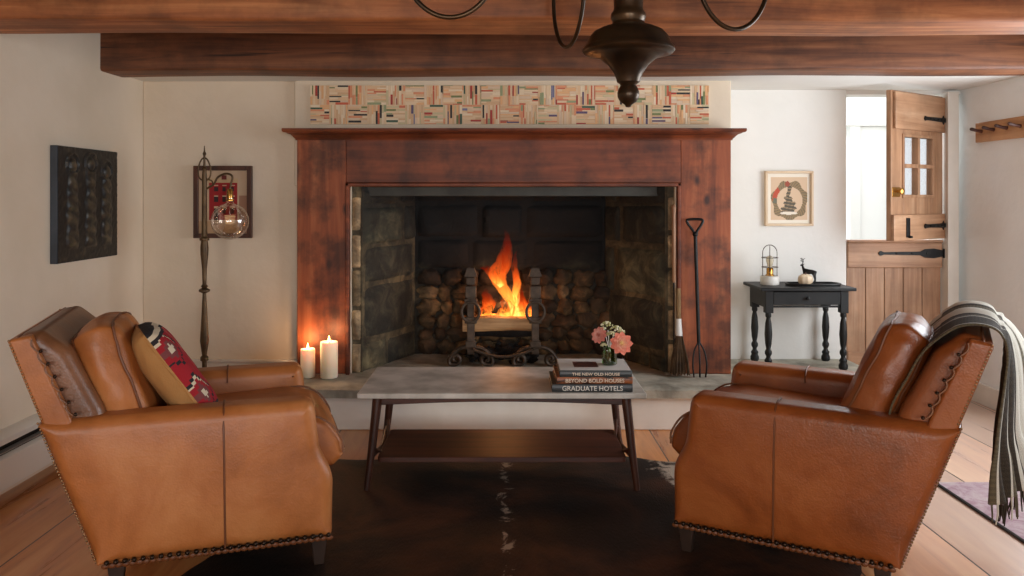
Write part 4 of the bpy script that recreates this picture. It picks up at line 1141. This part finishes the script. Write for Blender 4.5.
# ------------------------------------------------------------------ cushions
def cushion_mb(w, h, t, tb, wr=.006, seed=0, n=26, colf=None, side=None, sag=.05):
    b = MB()
    def pos(a, c, sgn):
        A, C = 2*a-1, 2*c-1
        pin = 1-.07*(A*A*C*C)
        x = w/2*A*(1-sag*.5*(1-C*C)*0-.03*(C*C))*pin; z = h/2*C*(1-.03*(A*A))*pin
        p = tb/2+(t-tb)/2*(max(0, (1-A**4)*(1-C**4)))**.5
        nz = wr*1.4*noise.noise(Vector((x*14+seed, z*9, sgn*3)))+wr*.9*noise.noise(Vector((x*36+seed+z*12, z*9, sgn)))
        return Vector((x, sgn*(p+nz*(1 if tb > .03 or (abs(A) < 1 and abs(C) < 1) else 0)), z))
    for sg in (-1, 1): b.grid(lambda u, v: pos(u, v, sg), n, n, (lambda u, v, sg=sg: colf(u, v, sg)) if colf else None)
    # gusset
    def ring(q):
        q = q % 1*4; k = int(q); f = q-k
        return [(f, 0), (1, f), (1-f, 1), (0, 1-f)][k]
    def gus(u, v):
        a, c = ring(u); A_, B_ = pos(a, c, -1), pos(a, c, 1); p = A_.lerp(B_, v)
        out = Vector((p.x/(w/2), 0, p.z/(h/2))); 
        return p+out*(.5*min(tb, .2)*.35*math.sin(PI*v))+out*wr*1.3*noise.noise(Vector((u*34+seed, v*2.4, 1)))*math.sin(PI*v)
    b.grid(gus, 4*n, 8, (lambda u, v: side) if side else None)
    rims = [[pos(*ring(i/(4*n)), sg)+Vector((0, sg*.001, 0)) for i in range(4*n)] for sg in (-1, 1)]
    return b, rims
def weld(o, d=.0005):
    m = o.modifiers.new('weld', 'WELD'); m.merge_threshold = d
    s_ = o.modifiers.new('sub', 'SUBSURF'); s_.levels = 1; s_.render_levels = 1
def leather_cushion(loc, rot, label, m, seed):
    t = tag(empty('leather_cushion', loc, rot=rot), label, 'cushion')
    b, rims = cushion_mb(.47, .42, .19, .12, .006, seed)
    o = b.build('cover', m, t, angle=180); weld(o)
    b = MB()
    for r in rims: b.tube(r, .0045, 6, closed=True)
    b.build('piping', M['seam'], t); return t

# ------------------------------------------------------------------ armchairs
def make_chair(label, LM, seed):
    t = tag(empty('armchair', (0, 0, 0)), label, 'armchair', 'pair of leather club armchairs')
    side = lambda a, c, h: (a, h, c)
    rk = lambda z: -.735-.357*(z-.1)             # rear edge of the back
    H = .58
    for sg in (-1, 1):
        b = MB()
        out = round_poly([(rk(.1)-.012, .10), (.0, .10), (.004, .31), (-.042, .40), (-.062, H), (rk(H)-.012, H-.004)], [.012, .02, .12, .12, .05, .015], 7, .03)
        v0, v1 = (-.38, -.235) if sg < 0 else (.235, .38)
        b.puff(out, v0, v1, .046, side, 7, .008)
        b.build('arm', LM, t, angle=60)
        b = MB(); yy = sg*.3815   # seam over the arm with piping
        P = [(-.355, sg*.3845, .115), (-.356, sg*.3885, .22), (-.358, sg*.3885, .42), (-.36, sg*.385, .51), (-.36, sg*.368, .565), (-.36, sg*.345, .580), (-.36, sg*.31, .583), (-.36, sg*.27, .580), (-.36, sg*.246, .565), (-.36, sg*.232, .53)]
        b.tube(P, .0035, 6); b.build('arm_seam', M['seam'], t)
    b = MB()
    b.puff(round_poly([(-.74, .105), (-.012, .105), (-.012, .30), (-.70, .30)], .02, 4), -.25, .25, .02, side, 4)
    b.build('seat_base', LM, t, angle=60)
    # back frame: raked slab, wider than the pad
    b = MB()
    b.puff(round_poly([(rk(.10), .10), (rk(.10)+.08, .10), (rk(.60)+.085, .60), (rk(.84)+.065, .852), (rk(.84)-.002, .84)], [.01, .01, .05, .012, .012], 5, .04), -.365, .365, .012, side, 4)
    b.build('back_frame', LM, t, angle=60)
    b = MB()
    b.puff(round_poly([(rk(.33)+.05, .33), (rk(.33)+.17, .33), (rk(.60)+.175, .60), (rk(.80)+.15, .795), (rk(.84)+.085, .862), (rk(.84)+.02, .85)], [.02, .03, .12, .10, .04, .02], 7, .03), -.335, .335, .04, side, 6, .004)
    b.build('backrest', M['leather_dark'] if seed == 1 else LM, t, angle=60)
    # scalloped seam with buttons down both sides of the back
    for sg in (-1, 1):
        P = []
        for i in range(61):
            q = i/60; z = .59+.25*q; amp = .010*abs(math.sin(q*PI*6))
            P.append((rk(z)+.098-.028*q-amp, sg*(.367), z))
        b = MB(); b.tube(P, .003, 6); b.build('scallop_seam', M['leather_dark'], t)
        for k in range(6):
            q = (k+.08)/6; z = .59+.25*q
            b = MB(); b.ball((rk(z)+.105-.028*q, sg*.367, z), .006, 10, 6)
            b.build('button', M['darktack'], t)
        b = MB()
        for i in range(70):
            z = .115+(.838-.115)*i/69
            b.ball((rk(z)-(.006 if z < .58 else -.005), sg*(.374 if z < .58 else .364), z), .0042, 6, 4)
        b.build('nailhead_trim', M['tack'], t)['kind'] = 'stuff'
        b = MB()
        for i in range(27): b.ball((-.715+.70*i/26, sg*.379, .112), .0085, 8, 5)
        b.build('nailhead_trim', M['darktack'], t)['kind'] = 'stuff'
    b = MB()
    for i in range(44): b.ball((rk(.84)+.028, -.345+.69*i/43, .846), .0045, 6, 4)
    b.build('top_trim', M['seam'], t)
    for sg in (-1, 1):   # scalloped leather hem under the rails
        b = MB()
        for i in range(36):
            x = -.72+.71*i/35; b.ball((x, sg*.372, .098), .011, 8, 5, (1.1, .4, .8))
        b.build('hem', M['seam'], t)
    # seat cushion, boxed with a rounded nose
    b = MB()
    b.puff(round_poly([(-.62, .30), (.018, .30), (.052, .335), (.052, .36), (.045, .40), (-.01, .475), (-.12, .505), (-.62, .48)], [.03, .03, .02, .03, .06, .08, .2, .06], 7, .03), -.242, .242, .03, side, 5, .004)
    sc_ = b.build('seat_cushion', LM, t, angle=60)
    b = MB()
    for sg in (-1, 1):
        b.tube(spline([(-.5, sg*.238, .488), (-.12, sg*.238, .498), (-.01, sg*.238, .47), (.045, sg*.238, .40), (.05, sg*.238, .35)], 6), .004, 6)
    b.tube([(.056, -.225, .365), (.056, .225, .365)], .004, 6)
    b.build('piping', M['leather_dark'], sc_)
    for x, y in ((-.045, -.335), (-.045, .335), (-.69, -.33), (-.69, .33)):
        b = MB(); k = .022
        b.add([(x-k*.8, y-k*.8, 0), (x+k*.8, y-k*.8, 0), (x+k*.8, y+k*.8, 0), (x-k*.8, y+k*.8, 0), (x-k*1.3, y-k*1.3, .11), (x+k*1.3, y-k*1.3, .11), (x+k*1.3, y+k*1.3, .11), (x-k*1.3, y+k*1.3, .11)],
              [(0, 3, 2, 1), (4, 5, 6, 7), (0, 1, 5, 4), (1, 2, 6, 5), (2, 3, 7, 6), (3, 0, 4, 7)])
        b.build('foot', M['dark_foot'], t, bevel=.003)
    return t
def place(t, F, ang, v):
    a = math.radians(ang); c, s_ = math.cos(a), math.sin(a)
    t.location = (F[0]+s_*v, F[1]-c*v, .012); t.rotation_euler.z = a
    bpy.context.view_layer.update()
    return Matrix.Translation(t.location) @ Matrix.Rotation(a, 4, 'Z')
chL = make_chair('tan leather club armchair at the left, holding a red patterned pillow', M['leather'], 1)
WL = place(chL, (-.60, 2.79), 18, -.38)
chR = make_chair('cognac leather club armchair at the right with a blanket over its back', M['leather2'], 2)
WR = place(chR, (.605, 2.90), 150.5, .38)
def put(o, W, loc, rot):
    """place a thing by chair coordinates: loc (forward, side, up), rot = matrix in the chair's frame"""
    mtx = W @ Matrix.Translation(loc) @ rot
    o.location = mtx.to_translation(); o.rotation_euler = mtx.to_euler()
face = Matrix.Rotation(PI/2, 4, 'Z')      # cushion's -y face looks to the chair's front (+x)
def crot(lean, roll=0, yaw=0): return Matrix.Rotation(yaw, 4, 'Z') @ Matrix.Rotation(-lean, 4, 'Y') @ face @ Matrix.Rotation(roll, 4, 'Y')
c1 = leather_cushion((0, 0, 0), (0, 0, 0), 'brown leather cushion against the back of the left armchair', M['leather'], 1)
put(c1, WL, (-.715, -.03, .642), crot(.33, .03))
c2 = leather_cushion((0, 0, 0), (0, 0, 0), 'plump cognac leather cushion standing in the right armchair', M['leather2'], 5)
put(c2, WR, (-.685, .03, .655), crot(.42, -.04))
# kilim pillow
red, blk, wh, tan_, olv = s(158, 22, 34), s(34, 30, 34), s(214, 198, 170), s(176, 128, 74), s(90, 92, 70)
def kil(u, v, sg):
    if sg > 0: return s(180, 134, 80)
    x, y = u, v
    if y > .955 or y < .045: return blk
    if y > .90 or y < .10: return wh
    if y > .87 or y < .13: return blk
    st_ = int(y*26)
    def dia(cx, cy, w, h):
        yy = (int(y*34)+.5)/34; return abs(x-cx)/w+abs(yy-cy)/h
    for cx, cy in ((.5, .5), (.06, .74), (.94, .74), (.06, .26), (.94, .26)):
        d = dia(cx, cy, .17, .22)
        if d < .22: return wh
        if d < .45: return s(120, 60, 60)
        if d < .72: return red
        if d < .84: return wh if y > cy else blk
        if d < 1.0: return blk if y > cy else red
    if abs(x-.5) < .012 or abs(x-.27) < .008 or abs(x-.73) < .008: return s(196, 90, 80)
    return red
kp = tag(empty('kilim_pillow', (0, 0, 0)), 'red, black and cream woven pillow with a tan back in the left armchair', 'pillow')
b, rims = cushion_mb(.43, .42, .15, .012, .004, 9, 64, kil, tan_)
o = b.build('cover', attrmat('kilim_weave', .9, 160, .5, .004), kp, angle=180)
wd = o.modifiers.new('weld', 'WELD'); wd.merge_threshold = .0005
put(kp, WL, (-.545, -.05, .645), crot(.60, .08, .2))

# ------------------------------------------------------------------ throw over the right chair's back
rk = lambda z: -.735-.357*(z-.1)
E = rk(.84)
path = [(rk(.54)+.195, .50), (rk(.60)+.20, .60), (rk(.70)+.19, .70), (rk(.78)+.172, .79), (E+.12, .862), (E+.06, .885), (E-.0, .878), (E-.026, .85), (E-.024, .80), (E-.01, .70), (E+.015, .52), (E+.024, .44), (E+.022, .325)]
PT = spline([(a, 0, c) for a, c in path], 6)
blk_t = tag(empty('throw_blanket', (0, 0, 0)), 'cream and dark striped woven throw draped over the right armchair back', 'throw')
put(blk_t, WR, (0, 0, 0), Matrix.Identity(4))
v_lo, v_hi = -.33, .30
def thr(u, v):
    q = v*(len(PT)-1); k = min(int(q), len(PT)-2); p = PT[k].lerp(PT[k+1], q-k)
    hang = max(0, (v-.58)/.42)
    vv = v_hi+(v_lo-v_hi)*u
    mid = (v_lo+v_hi)/2+.02
    vv = mid+(vv-mid)*(1-.10*hang)
    fold = (.006+.032*hang)*math.sin(u*PI*7+1.5*math.sin(v*3))+.010*noise.noise(Vector((u*6, v*6, 3)))
    nz = 1 if v > .5 else .4
    return (p.x-.26*hang*u-abs(fold)*nz*(1 if hang > 0 else -.3), vv+.012*math.sin(v*9+u*4), p.z+(fold*.25 if .35 < v < .55 else 0)+(.012 if .3 < v < .6 else 0)*math.sin(u*9)**2)
sd = s(56, 46, 32); so = s(96, 86, 64); sw = s(206, 202, 188); sg_ = s(150, 146, 130)
def thc(u, v):
    for a, c, col in ((0, .02, so), (.02, .035, sw), (.035, .17, sd), (.17, .185, sw), (.185, .25, so), (.25, .31, sd), (.31, .33, sw), (.33, .42, sd), (.42, .64, sw), (.62, .66, sd), (.66, .70, sw), (.70, .78, so), (.78, .81, sd), (.81, 1.01, sw)):
        if a <= u < c: return col if (int(v*150) % 2 or col in (sw,)) else tuple(x*.75 for x in col[:3])+(1,)
    return sw
b = MB(); b.grid(thr, 100, 150, thc)
o = b.build('blanket_cloth', attrmat('woven_wool', .95, 220, .7, .004), blk_t, angle=180)
sl = o.modifiers.new('solid', 'SOLIDIFY'); sl.thickness = .006; sl.offset = 0
b = MB(); rr = random.Random(4)
for i in range(60):
    u = (i+.5)/60; x, y, z = thr(u, 1.0); c = thc(u, 1)
    b.tube([(x, y, z+.004), (x+rr.uniform(-.004, .004), y+rr.uniform(-.005, .005), z-.03), (x+rr.uniform(-.008, .008), y+rr.uniform(-.008, .008), z-rr.uniform(.06, .075))], [.0035, .0028, .002], 5, col=c)
b.build('fringe', attrmat('wool_fringe', .95, 200, .5), blk_t)['kind'] = 'stuff'

# ================================================================== LIGHT
def area(name, loc, rot, sx_, sy_, e, c):
    l = bpy.data.lights.new(name, 'AREA'); l.shape = 'RECTANGLE'; l.size = sx_; l.size_y = sy_; l.energy = e; l.color = c
    o = bpy.data.objects.new(name, l); COL.objects.link(o); o.location = loc; o.rotation_euler = rot; return o
area('window_daylight', (XR+.04, 3.5, 1.26), (0, PI/2, 0), 1.25, 1.95, 60, (.88, .94, 1))
area('rear_window_daylight', (-.95, YR+.0, 1.35), (PI/2, 0, 0), 1.2, 1.1, 56, (1, .93, .84))
area('rear_window_daylight', (1.25, YR+.0, 1.35), (PI/2, 0, 0), 1.2, 1.1, 70, (.90, .95, 1))
area('porch_skylight', (2.6, 6.9, 3.3), (-math.radians(48), 0, 0), 2.4, 1.6, 260, (.88, .94, 1))
def point(name, loc, e, c, r):
    l = bpy.data.lights.new(name, 'POINT'); l.specular_factor = .15; l.energy = e; l.color = c; l.shadow_soft_size = r
    o = bpy.data.objects.new(name, l); COL.objects.link(o); o.location = loc; return o
point('fire_light', (-.01, 5.13, .66), 3, (1, .42, .14), .05)
point('fire_light', (.0, 5.17, .85), 1.5, (1, .38, .12), .06)
w = bpy.data.worlds.new('world'); SC.world = w; w.use_nodes = True
bg = w.node_tree.nodes['Background']; bg.inputs[0].default_value = (.86, .93, 1, 1); bg.inputs[1].default_value = 1.6

# ================================================================== CAMERA
cd = bpy.data.cameras.new('camera'); cam = bpy.data.objects.new('camera', cd); COL.objects.link(cam)
cam.location = (0, 0, 1.3); cam.rotation_euler = (PI/2, 0, 0)
cd.sensor_width = 36; cd.lens = 36*800/1024; cd.shift_x = 7/1024; cd.shift_y = -91/1024; cd.clip_start = .05
SC.camera = cam
vs_ = SC.view_settings; vs_.view_transform = 'Standard'; vs_.look = 'None'; vs_.gamma = 1; vs_.exposure = 0; vs_.use_curve_mapping = False
SC.cycles.use_denoising = True; SC.cycles.max_bounces = 8; SC.cycles.transparent_max_bounces = 16; SC.cycles.sample_clamp_indirect = 6
SC.cycles.caustics_reflective = False; SC.cycles.caustics_refractive = False
